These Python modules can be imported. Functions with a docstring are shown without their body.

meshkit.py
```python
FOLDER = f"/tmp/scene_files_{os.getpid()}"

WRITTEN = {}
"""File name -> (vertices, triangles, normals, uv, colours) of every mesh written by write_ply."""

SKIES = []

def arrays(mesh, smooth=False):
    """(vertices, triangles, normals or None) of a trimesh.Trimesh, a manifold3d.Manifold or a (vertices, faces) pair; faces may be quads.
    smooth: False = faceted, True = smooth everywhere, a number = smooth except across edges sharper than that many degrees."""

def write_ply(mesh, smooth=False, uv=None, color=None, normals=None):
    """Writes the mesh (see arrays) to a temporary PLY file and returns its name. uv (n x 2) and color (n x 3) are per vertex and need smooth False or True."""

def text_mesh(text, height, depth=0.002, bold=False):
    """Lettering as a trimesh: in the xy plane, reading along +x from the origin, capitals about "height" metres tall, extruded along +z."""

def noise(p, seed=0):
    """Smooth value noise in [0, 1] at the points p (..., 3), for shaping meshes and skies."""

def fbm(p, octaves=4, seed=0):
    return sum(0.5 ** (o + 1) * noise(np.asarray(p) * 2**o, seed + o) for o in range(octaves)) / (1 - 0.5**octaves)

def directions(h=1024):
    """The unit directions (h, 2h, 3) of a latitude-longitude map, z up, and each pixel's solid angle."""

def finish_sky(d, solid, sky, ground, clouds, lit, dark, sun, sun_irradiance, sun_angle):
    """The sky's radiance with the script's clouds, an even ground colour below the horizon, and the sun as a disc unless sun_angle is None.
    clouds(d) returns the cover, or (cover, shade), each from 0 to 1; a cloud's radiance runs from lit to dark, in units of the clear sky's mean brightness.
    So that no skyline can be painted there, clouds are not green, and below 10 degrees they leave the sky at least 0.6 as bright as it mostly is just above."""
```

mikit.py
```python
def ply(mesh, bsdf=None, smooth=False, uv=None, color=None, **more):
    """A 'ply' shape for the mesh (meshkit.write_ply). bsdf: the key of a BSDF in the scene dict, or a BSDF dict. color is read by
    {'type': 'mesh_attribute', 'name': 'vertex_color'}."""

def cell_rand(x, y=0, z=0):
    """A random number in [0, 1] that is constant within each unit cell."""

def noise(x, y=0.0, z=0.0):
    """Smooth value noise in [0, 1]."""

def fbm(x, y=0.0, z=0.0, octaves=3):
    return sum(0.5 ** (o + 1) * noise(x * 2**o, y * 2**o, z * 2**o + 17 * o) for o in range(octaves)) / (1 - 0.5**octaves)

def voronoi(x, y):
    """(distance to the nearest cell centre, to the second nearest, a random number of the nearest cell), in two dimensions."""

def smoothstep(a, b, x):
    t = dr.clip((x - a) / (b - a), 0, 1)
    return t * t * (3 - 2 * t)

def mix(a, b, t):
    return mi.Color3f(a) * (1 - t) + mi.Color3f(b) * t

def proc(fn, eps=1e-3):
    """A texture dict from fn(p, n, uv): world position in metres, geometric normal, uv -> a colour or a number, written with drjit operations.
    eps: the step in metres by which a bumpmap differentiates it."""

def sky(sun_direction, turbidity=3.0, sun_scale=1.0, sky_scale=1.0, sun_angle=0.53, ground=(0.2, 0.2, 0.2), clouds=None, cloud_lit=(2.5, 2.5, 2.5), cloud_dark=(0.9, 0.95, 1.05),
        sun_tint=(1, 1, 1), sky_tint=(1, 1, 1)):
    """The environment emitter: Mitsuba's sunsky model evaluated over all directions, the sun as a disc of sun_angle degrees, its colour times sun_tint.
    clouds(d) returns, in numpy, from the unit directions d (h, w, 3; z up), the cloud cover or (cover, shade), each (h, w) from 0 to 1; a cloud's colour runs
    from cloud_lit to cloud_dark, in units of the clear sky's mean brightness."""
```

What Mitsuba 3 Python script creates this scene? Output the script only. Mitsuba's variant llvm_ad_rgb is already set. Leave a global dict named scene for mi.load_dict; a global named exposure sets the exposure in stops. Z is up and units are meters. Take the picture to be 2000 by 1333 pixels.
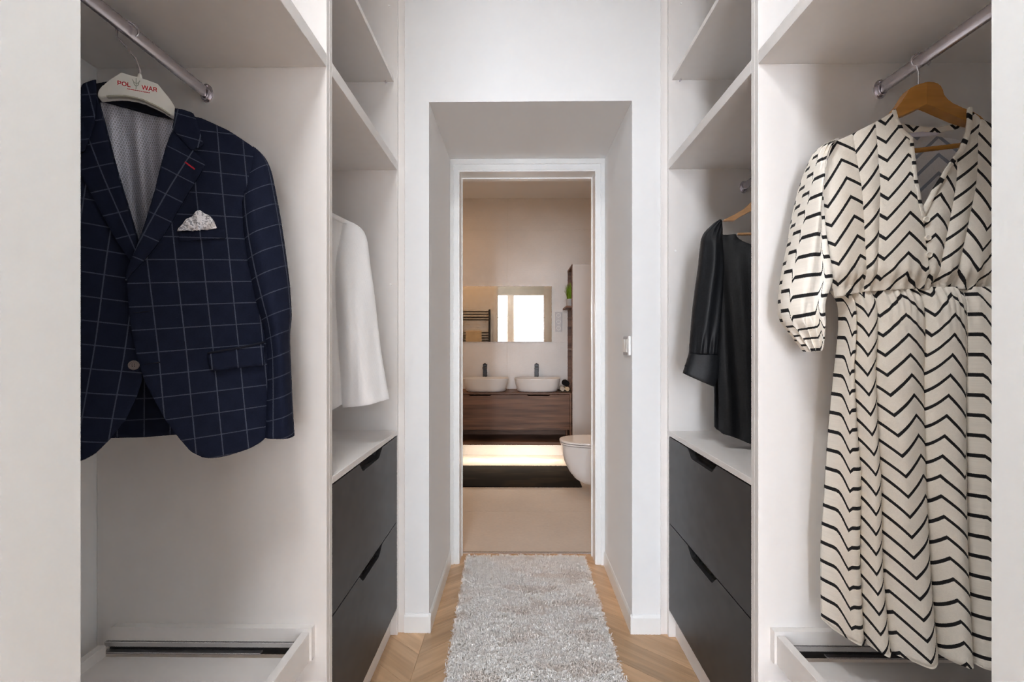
"""A walk-in wardrobe corridor with hanging clothes, looking through a deep doorway into a bathroom.
x = right, y = depth away from the camera, z = up, metres."""
import math, random
import numpy as np
import trimesh
import shapely
import manifold3d
from shapely.geometry import Polygon
from scipy.spatial import Delaunay
import drjit as dr
import mitsuba as mi
import mikit, meshkit
from mikit import ply, proc, noise, fbm, mix, smoothstep, cell_rand

T = mi.ScalarTransform4f
rng = np.random.default_rng(7)
random.seed(7)
scene, labels = {}, {}

# ------------------------------------------------------------------ camera, light, exposure
EYE = 1.18
YAW = math.radians(0.66)
scene['camera'] = {
    'type': 'perspective', 'fov_axis': 'x', 'fov': 2 * math.degrees(math.atan(1000 / 950)),
    'principal_point_offset_y': -6.5 / 1333,
    'to_world': T().look_at([0, 0, EYE], [-math.sin(YAW), math.cos(YAW), EYE], [0, 0, 1])}
exposure = 0.3
DAYLIGHT = [31.0, 33.4, 37.0]      # the sheer-curtained bedroom window behind the camera
CURTAINED = [5.0, 5.3, 5.8]      # the wider one beside it, behind a thicker blind
FILL_LAMP = [36.0, 36.6, 37.4]      # unseen lamp added on the passage ceiling as fill light
WARM = [1.0, 0.52, 0.21]           # colour of the bathroom lamps
DOWNLIGHT = 13.0
LED = 8.5

# ------------------------------------------------------------------ helpers
count = {}
def num(key):
    n = count.get(key, 0)
    count[key] = n + 1
    return key if n == 0 else f'{key}_{n:03d}'

def obj(key, mesh, mat, smooth=False, uv=None, **more):
    key = num(key)
    if uv is not None and smooth is not True: smooth = True
    scene[key] = ply(mesh, mat, smooth=smooth, uv=uv, **more)
    return key

def tag(key, label=None, cat=None, group=None, kind=None):
    d = labels.setdefault(key, {})
    for k, v in (('label', label), ('category', cat), ('group', group), ('kind', kind)):
        if v: d[k] = v
    return key

def thing(name, label, cat, group=None):
    return tag(num(name), label, cat, group)

def struct(name, mesh, mat, label=None, **kw):
    return tag(obj(name, mesh, mat, **kw), label, kind='structure')

def box(x0, x1, y0, y1, z0, z1, b=0.0):
    """A box with chamfered edges."""
    if b <= 0:
        m = trimesh.creation.box(extents=(x1 - x0, y1 - y0, z1 - z0))
        m.apply_translation(((x0 + x1) / 2, (y0 + y1) / 2, (z0 + z1) / 2))
        return m
    pts = []
    for sx in (0, 1):
        for sy in (0, 1):
            for sz in (0, 1):
                c = np.array([x1 if sx else x0, y1 if sy else y0, z1 if sz else z0], float)
                d = np.array([-b if sx else b, -b if sy else b, -b if sz else b])
                for k in range(3):
                    q = c + d
                    q[k] = c[k]
                    pts.append(q)
    return trimesh.convex.convex_hull(np.array(pts))

def sbox(a0, a1, b0, b1):
    return Polygon([(a0, b0), (a1, b0), (a1, b1), (a0, b1)])

def join(*ms):
    return trimesh.util.concatenate([m for m in ms])

def extrude(poly, d0, d1, plane='xz'):
    """A polygon given in (x, z), (y, z) or (x, y), extruded along the remaining axis from d0 to d1."""
    if not isinstance(poly, shapely.geometry.base.BaseGeometry): poly = Polygon(poly)
    rings = []
    for g in getattr(poly, 'geoms', [poly]):
        g = shapely.geometry.polygon.orient(g)
        rings += [np.array(g.exterior.coords)[:-1]] + [np.array(h.coords)[:-1] for h in g.interiors]
    k = manifold3d.CrossSection(rings, manifold3d.FillRule.EvenOdd).extrude(d1 - d0).to_mesh()
    m = trimesh.Trimesh(k.vert_properties[:, :3], k.tri_verts, process=False)
    v = m.vertices.copy()
    if plane == 'xz': v = np.stack([v[:, 0], d0 + v[:, 2], v[:, 1]], 1)
    elif plane == 'yz': v = np.stack([d0 + v[:, 2], v[:, 0], v[:, 1]], 1)
    else: v = np.stack([v[:, 0], v[:, 1], d0 + v[:, 2]], 1)
    m = trimesh.Trimesh(v, m.faces, process=False)
    if m.volume < 0: m.invert()
    return m

def tube(path, r, sides=10, cap=True):
    """A round wire along a path; r is one radius or one per point."""
    p = np.asarray(path, float)
    r = np.broadcast_to(r, len(p))
    t = np.gradient(p, axis=0)
    t /= np.linalg.norm(t, axis=1, keepdims=True)
    a = np.array([0, 0, 1.0]) if abs(t[0][2]) < 0.9 else np.array([1.0, 0, 0])
    V = []
    for i in range(len(p)):
        a = a - t[i] * (a @ t[i]); a /= np.linalg.norm(a)
        b = np.cross(t[i], a)
        an = np.arange(sides) * 2 * np.pi / sides
        V.append(p[i] + r[i] * (np.cos(an)[:, None] * a + np.sin(an)[:, None] * b))
    V = np.concatenate(V)
    F = []
    for i in range(len(p) - 1):
        for k in range(sides):
            q, w = i * sides + k, i * sides + (k + 1) % sides
            F += [[q, w, w + sides], [q, w + sides, q + sides]]
    if cap:
        for base, flip in ((0, True), ((len(p) - 1) * sides, False)):
            for k in range(1, sides - 1):
                f = [base, base + k, base + k + 1]
                F.append(f[::-1] if flip else f)
    return trimesh.Trimesh(V, np.array(F), process=False)

def lathe(profile, n=40, sx=1.0, sy=1.0, at=(0, 0, 0)):
    m = trimesh.creation.revolve(np.array(profile, float), sections=n)
    m.apply_scale([sx, sy, 1]); m.apply_translation(at)
    return m

def rounded(poly, r):
    return poly.buffer(-r).buffer(r, quad_segs=5)

# ------------------------------------------------------------------ materials
def mat(key, d, two=True):
    scene[key] = {'type': 'twosided', 'b': d} if two else d
    return key

def flat(key, c, rough=0.5, spec=0.5, **kw):
    return mat(key, {'type': 'principled', 'base_color': {'type': 'rgb', 'value': list(c)}, 'roughness': rough, 'specular': spec, **kw})

def fn_mat(key, fn, rough=0.5, spec=0.5, bump=None, **kw):
    d = {'type': 'principled', 'base_color': proc(fn), 'roughness': rough, 'specular': spec, **kw}
    if bump is not None:
        f, scale, eps = bump
        d = {'type': 'bumpmap', 'arbitrary': proc(f, eps=eps), 'scale': scale, 'bsdf': d}
    return mat(key, d)

flat('m_white_paint', (0.74, 0.75, 0.755), 0.7, 0.25)
flat('m_beige_paint', (0.24, 0.20, 0.16), 0.75, 0.2)
flat('m_white_gloss', (0.76, 0.775, 0.775), 0.32, 0.5)
fn_mat('m_melamine', lambda p, n, uv: mix((0.70, 0.678, 0.660), (0.725, 0.703, 0.685), fbm(p.x * 40, p.y * 40, p.z * 9)), 0.42, 0.4)
def charcoal_fn(p, n, uv):
    return mix((0.016, 0.016, 0.017), (0.025, 0.0245, 0.0245), fbm(p.x * 25, p.y * 25, p.z * 25))
fn_mat('m_charcoal', charcoal_fn, 0.42, 0.36)
flat('m_black', (0.012, 0.012, 0.013), 0.35, 0.5)
mat('m_steel', {'type': 'roughconductor', 'material': 'Cr', 'alpha': 0.08, 'distribution': 'ggx'})
mat('m_aluminium', {'type': 'roughconductor', 'material': 'Al', 'alpha': 0.2, 'distribution': 'ggx',
                    'specular_reflectance': {'type': 'rgb', 'value': [0.75, 0.75, 0.76]}})
mat('m_mirror', {'type': 'conductor', 'material': 'Ag'})
flat('m_ceramic', (0.80, 0.80, 0.795), 0.08, 0.5)
flat('m_plastic_white', (0.83, 0.83, 0.82), 0.25, 0.5)

def oak(tone, s):
    """Oak board: grain along the board's own direction, s = +1 or -1 for the two sides of the chevron."""
    c, q = math.cos(math.radians(41)), math.sin(math.radians(41))
    lo = tuple(k * tone for k in (0.45, 0.275, 0.15))
    hi = tuple(k * tone for k in (0.66, 0.445, 0.27))
    def fn(p, n, uv):
        u = p.x * c + s * p.y * q
        v = p.y * c - s * p.x * q
        g = fbm(u * 3 + tone * 91, v * 46, 0, 4)
        h = noise(u * 9, v * 150, tone * 50)
        k = smoothstep(0.72, 0.86, noise(u * 5 + 3, v * 14, tone * 70))
        base = mix(lo, hi, dr.clip(g * 1.25 - 0.12, 0, 1))
        return base * (0.90 + 0.16 * h) * (1 - 0.18 * k)
    return fn
OAK = {}
for s in (1, -1):
    for i, tone in enumerate((0.84, 0.95, 1.07)):
        OAK[s, i] = fn_mat(f'm_oak_{"up" if s > 0 else "down"}_{i}', oak(tone, s), 0.42, 0.4)
flat('m_floor_base', (0.60, 0.44, 0.29), 0.7, 0.2)

def tile_fn(base, s):
    def fn(p, n, uv):
        f = fbm(p.x * 3.1 * s, p.y * 3.1 * s, p.z * 3.1 * s, 4)
        g = noise(p.x * 90, p.y * 90, p.z * 90)
        return mi.Color3f(*base) * (0.90 + 0.16 * f) * (0.97 + 0.05 * g)
    return fn
fn_mat('m_wall_tile', tile_fn((0.74, 0.72, 0.70), 1.0), 0.35, 0.4)
fn_mat('m_floor_tile', tile_fn((0.62, 0.57, 0.52), 1.0), 0.38, 0.4)
flat('m_grout', (0.60, 0.57, 0.54), 0.8, 0.1)
def walnut_fn(p, n, uv):
    g = fbm(p.x * 3.2, p.y * 3.2 + 4, p.z * 40, 4)
    k = fbm(p.x * 1.6 + 9, p.y * 2, p.z * 12, 3)
    base = mix((0.060, 0.026, 0.014), (0.215, 0.110, 0.063), dr.clip(g * 1.7 - 0.35, 0, 1))
    return base * (0.75 + 0.5 * k)
fn_mat('m_walnut', walnut_fn, 0.45, 0.35)
# ------------------------------------------------------------------ the setting
XL, XR = -0.4875, 0.608            # front planes of the left and right wardrobes
BL, BR = -1.08, 1.20               # walls behind them
Y1, Y2, Y3 = 1.99, 2.606, 2.752    # front of the far wall, casing of the door, end of its jamb
YB, XBL, XBR = 5.19, -1.55, 0.86   # the bathroom's far wall and side walls
CEIL, CEIL_B = 2.92, 2.737

# far wall with the deep opening
hole = sbox(-0.363, 0.467, -0.1, 2.174)
struct('wall_far', extrude(sbox(-1.6, 1.33, 0, CEIL).difference(hole), Y1, Y3 - 0.012), 'm_white_paint',
       'white painted wall with the deep doorway to the bathroom')
struct('wall_left', box(BL - 0.12, BL, -1.0, Y1, 0, CEIL), 'm_white_paint', 'white wall behind the left wardrobes')
struct('wall_right', box(BR, BR + 0.12, -1.0, Y1, 0, CEIL), 'm_white_paint', 'white wall behind the right wardrobes')
struct('wall_passage_left', box(BL, XL, -1.0, 0.539, 0, CEIL, 0.002), 'm_white_gloss', 'white pier at the near end of the left wardrobes')
struct('wall_passage_right', box(XR, BR, -1.0, 0.633, 0, CEIL, 0.002), 'm_white_gloss', 'white pier at the near end of the right wardrobes')
struct('wall_passage_near', box(XL, XR, -1.0, -0.85, 2.32, CEIL, 0.002), 'm_beige_paint', 'beige lintel over the near end of the passage')
struct('ceiling', box(-2.5, 2.7, -6.1, Y1, CEIL, CEIL + 0.1), 'm_white_paint', 'white ceiling')

# floor: oak chevron boards on a dark bed
fl = struct('floor', box(-2.5, 2.7, -6.1, Y3 - 0.004, -0.05, -0.0032), 'm_floor_base', 'oak chevron parquet floor')
W, SL, PITCH, SPINE = 0.56, 0.86, 0.172, -0.376
area = sbox(BL, BR, -1.1, 1.993).union(sbox(-0.363, 0.467, 1.9, Y3 - 0.006))
def board(poly, key, s, tone):
    for g in getattr(poly, 'geoms', [poly]):
        if g.geom_type != 'Polygon' or g.area < 2e-4: continue
        obj(fl + '__board', extrude(g, -0.0031, 0.0, 'xy'), OAK[s, tone])
for col in range(-2, 3):
    xa = SPINE + col * W
    s = 1 if col % 2 == 0 else -1
    for j in range(-11, 22):
        ya = 1.845 + (j - 10) * PITCH - (0 if s > 0 else -SL * W)
        # both sides of a spine meet at the same depth
        y_l, y_r = (ya, ya + SL * W) if s > 0 else (ya, ya - SL * W)
        g = 0.0005
        para = Polygon([(xa + g, y_l + g), (xa + W - g, y_r + g), (xa + W - g, y_r + PITCH - g), (xa + g, y_l + PITCH - g)])
        p = para.intersection(area)
        if not p.is_empty: board(p, '', s, int(rng.integers(0, 3)))
obj(fl + '__bedroom_boards', box(-2.4, 2.6, -6.0, -1.1, -0.0031, 0.0), OAK[1, 1])

# baseboards of the pier and the reveal
def base_profile(w, h=0.078):
    return [(0, 0), (w, 0), (w, h - 0.012), (w * 0.62, h - 0.004), (w * 0.30, h), (0, h)]
def baseboard_x(x0, x1, y):        # along x, standing off a wall at y towards the camera
    return extrude([(y - a, z) for a, z in base_profile(0.008)], x0, x1, 'yz')
def baseboard_y(x, sgn, y0, y1):   # along y, on a wall at x facing sgn
    return extrude([(x + sgn * a, z) for a, z in base_profile(0.008, 0.076)], y0, y1, 'xz')
struct('baseboard_left', join(baseboard_x(-0.464, -0.355, Y1), baseboard_y(-0.363, 1, Y1 - 0.008, Y2)), 'm_white_gloss', 'white baseboard of the left pier')
struct('baseboard_right', join(baseboard_x(0.459, 0.581, Y1), baseboard_y(0.467, -1, Y1 - 0.008, Y2)), 'm_white_gloss', 'white baseboard of the right pier')

# door casing and jamb
d1 = tag(num('door_1'), 'white casing of the bathroom doorway', kind='structure')
def casing(y0, y1, x0, x1, top, xi0, xi1, topi):
    return extrude(sbox(x0, x1, 0, top).difference(sbox(xi0, xi1, -0.1, topi)), y0, y1)
obj(d1 + '__casing', casing(Y2 + 0.004, Y2 + 0.03, -0.363, 0.467, 2.174, -0.3126, 0.4155, 2.108), 'm_white_gloss')
obj(d1 + '__casing_moulding', casing(Y2 - 0.006, Y2 + 0.004, -0.362, 0.466, 2.173, -0.343, 0.446, 2.146), 'm_white_gloss')
obj(d1 + '__casing_bead', casing(Y2, Y2 + 0.006, -0.336, 0.439, 2.136, -0.319, 0.422, 2.116), 'm_white_gloss')
obj(d1 + '__jamb', casing(Y2 + 0.03, Y3, -0.363, 0.467, 2.174, -0.3126, 0.4155, 2.108), 'm_white_gloss')
obj(d1 + '__stop', casing(Y3 - 0.045, Y3 - 0.03, -0.3126, 0.4155, 2.108, -0.3066, 0.4095, 2.102), 'm_white_gloss')
obj(d1 + '__bathroom_casing', casing(Y3, Y3 + 0.012, -0.377, 0.48, 2.19, -0.3126, 0.4155, 2.108), 'm_white_gloss')
struct('trim_1', box(-0.3126, 0.4155, Y3 - 0.012, Y3 + 0.012, -0.012, 0.003, 0.001), 'm_aluminium', 'thin metal threshold strip between oak and tile')

# the bedroom behind the camera, with its window
struct('wall_bedroom_left', box(-2.5, -2.4, -6.0, -1.0, 0, CEIL), 'm_white_paint', 'white bedroom wall')
struct('wall_bedroom_right', box(2.6, 2.7, -6.0, -1.0, 0, CEIL), 'm_white_paint', 'white bedroom wall')
struct('wall_bedroom_near', join(box(-2.5, BL, -1.1, -1.0, 0, CEIL), box(BR, 2.7, -1.1, -1.0, 0, CEIL)), 'm_white_paint', 'white bedroom wall beside the wardrobes')
WX0, WX1, WZ0, WZ1 = -1.25, -0.33, 0.10, 2.88
VX0, VX1 = -0.14, 2.0
struct('wall_bedroom_window', extrude(sbox(-2.5, 2.7, 0, CEIL).difference(sbox(WX0, WX1, WZ0, WZ1)).difference(sbox(VX0, VX1, 0.05, WZ1)), -6.1, -6.0), 'm_beige_paint', 'beige bedroom wall with the windows')
def window(name, x0, x1, z0, z1, rad, label):
    w1 = tag(num(name), label, kind='structure')
    fr = sbox(x0, x1, z0, z1).difference(sbox(x0 + 0.06, x1 - 0.06, z0 + 0.06, z1 - 0.06))
    fr = fr.union(sbox(x0 + 0.05, x1 - 0.05, 2.06, 2.12))
    obj(w1 + '__frame', extrude(fr, -6.085, -6.02), 'm_white_gloss')
    pane = trimesh.Trimesh([[x0 + 0.05, -6.06, z0 + 0.05], [x1 - 0.05, -6.06, z0 + 0.05], [x1 - 0.05, -6.06, z1 - 0.05], [x0 + 0.05, -6.06, z1 - 0.05]], [[0, 2, 1], [0, 3, 2]], process=False)
    obj(w1 + '__blind', pane, 'm_white_paint', emitter={'type': 'area', 'radiance': {'type': 'rgb', 'value': rad}})
window('window_1', WX0, WX1, WZ0, WZ1, DAYLIGHT, 'tall bright bedroom window with a sheer white blind')
window('window_2', VX0, VX1, 0.05, WZ1, CURTAINED, 'wide bedroom window behind a thick white blind')

# added fill light: an unseen round opal lamp on the passage ceiling
cl = thing('fill_lamp', 'flat round opal ceiling lamp added over the passage as fill light', 'lamp')
obj(cl + '__base', lathe([(0, 0), (0.25, 0), (0.25, 0.045), (0.235, 0.05), (0, 0.05)], 48, at=(-0.28, 0.10, CEIL - 0.0502)), 'm_white_gloss', smooth=30)
n = 40
an = -np.arange(n) * 2 * np.pi / n
disc = trimesh.Trimesh(np.vstack([[[-0.28, 0.10, CEIL - 0.053]], np.stack([-0.28 + 0.235 * np.cos(an), 0.10 + 0.235 * np.sin(an), np.full(n, CEIL - 0.053)], 1)]), [[0, 1 + i, 1 + (i + 1) % n] for i in range(n)], process=False)
obj(cl + '__diffuser', disc, 'm_white_paint', emitter={'type': 'area', 'radiance': {'type': 'rgb', 'value': FILL_LAMP}})

# the bathroom shell
def tiles_on(parent, x0, x1, z0, z1, xs, zs, y, key='tile'):
    for i in range(len(xs) - 1):
        for j in range(len(zs) - 1):
            a, b, c, d = max(xs[i], x0), min(xs[i + 1], x1), max(zs[j], z0), min(zs[j + 1], z1)
            if b - a > 0.02 and d - c > 0.02:
                obj(parent + '__' + key, box(a + 0.0007, b - 0.0007, y - 0.008, y, c + 0.0007, d - 0.0007, 0.0004), 'm_wall_tile')
wb = struct('wall_bathroom_far', box(XBL - 0.1, XBR + 0.1, YB - 0.0072, YB + 0.1, 0, CEIL_B), 'm_grout', 'grey tiled bathroom wall behind the vanity')
tiles_on(wb, XBL, XBR, 0, CEIL_B, [-2.51, -1.31, -0.11, 1.09], [0.0, 1.2, 2.4, 3.6], YB)
struct('wall_bathroom_left', box(XBL - 0.1, XBL, Y3, YB, 0, CEIL_B), 'm_wall_tile', 'grey tiled bathroom side wall')
struct('wall_bathroom_right', box(XBR, XBR + 0.1, Y3, YB, 0, CEIL_B), 'm_wall_tile', 'grey tiled wall behind the toilet')
struct('wall_bathroom_near', extrude(sbox(XBL - 0.1, XBR + 0.1, 0, CEIL_B).difference(sbox(-0.363, 0.467, -0.1, 2.174)), Y3 - 0.012, Y3), 'm_wall_tile', 'bathroom wall around the doorway')
struct('ceiling_bathroom', box(XBL - 0.1, XBR + 0.1, Y3 - 0.1, YB + 0.1, CEIL_B, CEIL_B + 0.1), 'm_white_paint', 'bathroom ceiling')
fb = struct('floor_bathroom', box(XBL, XBR, Y3 - 0.004, YB, -0.05, -0.0009), 'm_grout', 'beige stone-look bathroom floor')
for xa in (-1.4, -0.6, 0.2, 1.0):
    for ya in (1.83, 2.63, 3.43, 4.23, 5.03):
        g = sbox(xa - 0.799, xa - 0.001, ya + 0.001, ya + 0.799).intersection(sbox(XBL, XBR, Y3 + 0.012, YB - 0.008))
        if not g.is_empty and g.area > 1e-3: obj(fb + '__tile', extrude(g, -0.006, 0.0, 'xy'), 'm_floor_tile')
# recessed ceiling lamps of the bathroom; the neutral one by the toilet is added fill
for x, y, where in ((-1.05, 3.45, 'over the middle of the bathroom'), (-1.05, 4.55, 'nearest the mirror wall'), (-0.62, 3.05, 'over the towel radiator'), (0.28, 3.75, 'added beside the toilet to brighten that side')):
    k = thing('ceiling_spotlight', f'round ceiling spotlight {where}', 'lamp', 'bathroom ceiling spotlights')
    obj(k + '__ring', trimesh.creation.annulus(0.045, 0.058, 0.006, transform=trimesh.transformations.translation_matrix((x, y, CEIL_B - 0.003))), 'm_black')
    n = 20
    an = -np.arange(n) * 2 * np.pi / n
    disc = trimesh.Trimesh(np.vstack([[[x, y, CEIL_B - 0.002]], np.stack([x + 0.045 * np.cos(an), y + 0.045 * np.sin(an), np.full(n, CEIL_B - 0.002)], 1)]),
                           [[0, 1 + i, 1 + (i + 1) % n] for i in range(n)], process=False)
    obj(k + '__bulb', disc, 'm_white_paint', emitter={'type': 'area', 'radiance': {'type': 'rgb', 'value': [DOWNLIGHT * 10 * c for c in ((1.05, 1.0, 0.94) if x > 0 else WARM)]}})

# ------------------------------------------------------------------ wardrobes
def oval_rod(x, z, y0, y1):
    an = np.arange(28) * 2 * np.pi / 28
    c, s = np.cos(an), np.sin(an)
    px = 0.0075 * np.sign(c) * np.abs(c) ** 0.8
    pz = 0.015 * np.sign(s) * np.abs(s) ** 0.8
    return extrude(Polygon(np.stack([x + px, z + pz], 1)), y0, y1)
def rod_socket(x, z, y, d):
    """Metal cup that holds a rod's end on the panel at y; d = direction of the rod."""
    ring = Polygon([(x + 0.016 * math.cos(a), z + 0.024 * math.sin(a)) for a in np.arange(28) * 2 * np.pi / 28])
    inner = Polygon([(x + 0.0095 * math.cos(a), z + 0.0165 * math.sin(a)) for a in np.arange(28) * 2 * np.pi / 28])
    a, b = sorted((y, y + d * 0.003)); c, e = sorted((y, y + d * 0.012))
    lip = inner.buffer(0.003).difference(inner).difference(sbox(x - 0.1, x + 0.1, z + 0.006, z + 1))
    return join(extrude(ring, a, b), extrude(lip, c, e), trimesh.creation.cylinder(0.003, 0.004, transform=trimesh.transformations.translation_matrix((x, y + d * 0.004, z + 0.0195)) @ trimesh.transformations.rotation_matrix(math.pi / 2, (1, 0, 0))))

def side(sgn):
    """sgn = -1: the wardrobes on the left, +1: those on the right."""
    XF, XB = (XL, BL) if sgn < 0 else (XR, BR)
    lr = 'left' if sgn < 0 else 'right'
    RX = -0.795 if sgn < 0 else 0.912
    near = 0.54 if sgn < 0 else 0.634
    def bx(a, b, *r, bev=0.0012):      # a, b: distances behind the front plane
        x0, x1 = sorted((XF + sgn * a, XF + sgn * b))
        return box(x0, x1, *r, bev)
    deep = abs(XB - XF)
    who = 'dark suit jacket hangs' if sgn < 0 else 'zigzag dress hangs'
    # the hanging wardrobe nearest the camera
    w = thing('wardrobe', f'greige open wardrobe in which the {who}', 'wardrobe')
    obj(w + '__side_panel', bx(0, deep, 1.236, 1.2548, 0, 2.86), 'm_melamine')
    obj(w + '__side_panel', bx(0.024, deep, near + 0.0004, near + 0.018, 0, 2.86), 'm_melamine')
    obj(w + '__shelf', bx(0, deep, near + 0.018, 1.236, 1.888, 1.923), 'm_melamine')
    obj(w + '__shelf', bx(0.02, deep, near + 0.018, 1.236, 2.42, 2.438), 'm_melamine')
    obj(w + '__top_panel', bx(0, deep, near + 0.0004, 1.2548, 2.86, 2.885), 'm_melamine')
    obj(w + '__base_panel', bx(0.0, deep, near + 0.018, 1.236, 0.095, 0.113), 'm_melamine')
    obj(w + '__plinth', bx(0.03, 0.048, near + 0.0004, 1.2548, 0, 0.095), 'm_melamine')
    r = obj(w + '__rod', oval_rod(RX, 1.822, near + 0.018, 1.234), 'm_steel', smooth=40)
    for y, d in ((1.236, -1), (near + 0.018, 1)):
        obj(r + '__socket', rod_socket(RX, 1.822, y, d), 'm_steel', smooth=30)
    # pull-out tray at the bottom
    fx = 0.036
    t = obj(w + '__tray', bx(fx + 0.018, deep - 0.03, near + 0.045, 1.200, 0.392, 0.402), 'm_melamine')
    obj(t + '__front', bx(fx, fx + 0.02, near + 0.03, 1.216, 0.384, 0.456), 'm_melamine')
    obj(t + '__back', bx(deep - 0.055, deep - 0.035, near + 0.03, 1.200, 0.392, 0.430), 'm_melamine')
    sp = [(XF + sgn * (fx - 0.006), 0.384), (XF + sgn * (fx - 0.006), 0.465), (XF + sgn * (deep - 0.055), 0.465), (XF + sgn * (deep - 0.038), 0.452), (XF + sgn * (deep - 0.038), 0.432), (XF + sgn * (fx + 0.03), 0.432), (XF + sgn * (fx + 0.03), 0.384)]
    obj(t + '__spacer', extrude(sp, 1.216, 1.2355), 'm_melamine')
    obj(t + '__spacer', bx(fx - 0.004, deep - 0.04, near + 0.0185, near + 0.03, 0.425, 0.462), 'm_melamine')
    obj(t + '__runner', join(bx(fx + 0.025, deep - 0.045, 1.222, 1.235, 0.396, 0.431, bev=0.0005)), 'm_black')
    obj(t + '__runner_rail', join(bx(fx + 0.025, deep - 0.04, 1.212, 1.2225, 0.4185, 0.4305, bev=0.001), bx(fx + 0.12, deep - 0.04, 1.207, 1.2225, 0.4035, 0.4075, bev=0.0008)), 'm_aluminium')
    # the drawer wardrobe beyond it
    lab = 'dark drawers below a white shirt' if sgn < 0 else 'dark drawers below a black blouse'
    w = thing('drawer_wardrobe', f'tall greige wardrobe unit with two {lab}', 'wardrobe')
    ya, yb = 1.2552, 1.966
    obj(w + '__side_panel', bx(0, deep, ya, 1.274, 0, 2.86), 'm_melamine')
    obj(w + '__side_panel', bx(0, deep, yb, 1.984, 0, 2.86), 'm_melamine')
    obj(w + '__back_panel', bx(deep - 0.012, deep, 1.274, yb, 0, 2.86), 'm_melamine')
    obj(w + '__shelf', bx(0, deep - 0.012, 1.274, yb, 1.886, 1.922), 'm_melamine')
    obj(w + '__shelf', bx(0.014, deep - 0.012, 1.274, yb, 2.244, 2.262), 'm_melamine')
    obj(w + '__countertop', bx(0, deep - 0.012, 1.274, yb, 0.812, 0.831), 'm_melamine')
    obj(w + '__top_panel', bx(0, deep, ya, 1.984, 2.86, 2.885), 'm_melamine')
    r = obj(w + '__rod', oval_rod(RX - 0.004, 1.812, 1.276, 1.964), 'm_steel', smooth=40)
    for y, d in ((1.966, -1), (1.274, 1)):
        obj(r + '__socket', rod_socket(RX - 0.004, 1.812, y, d), 'm_steel', smooth=30)
    obj(w + '__plinth', bx(0.028, 0.046, 1.2552, 1.984, 0, 0.108), 'm_melamine')
    zs = ((0.464, 0.808), (0.1125, 0.4605))
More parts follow.
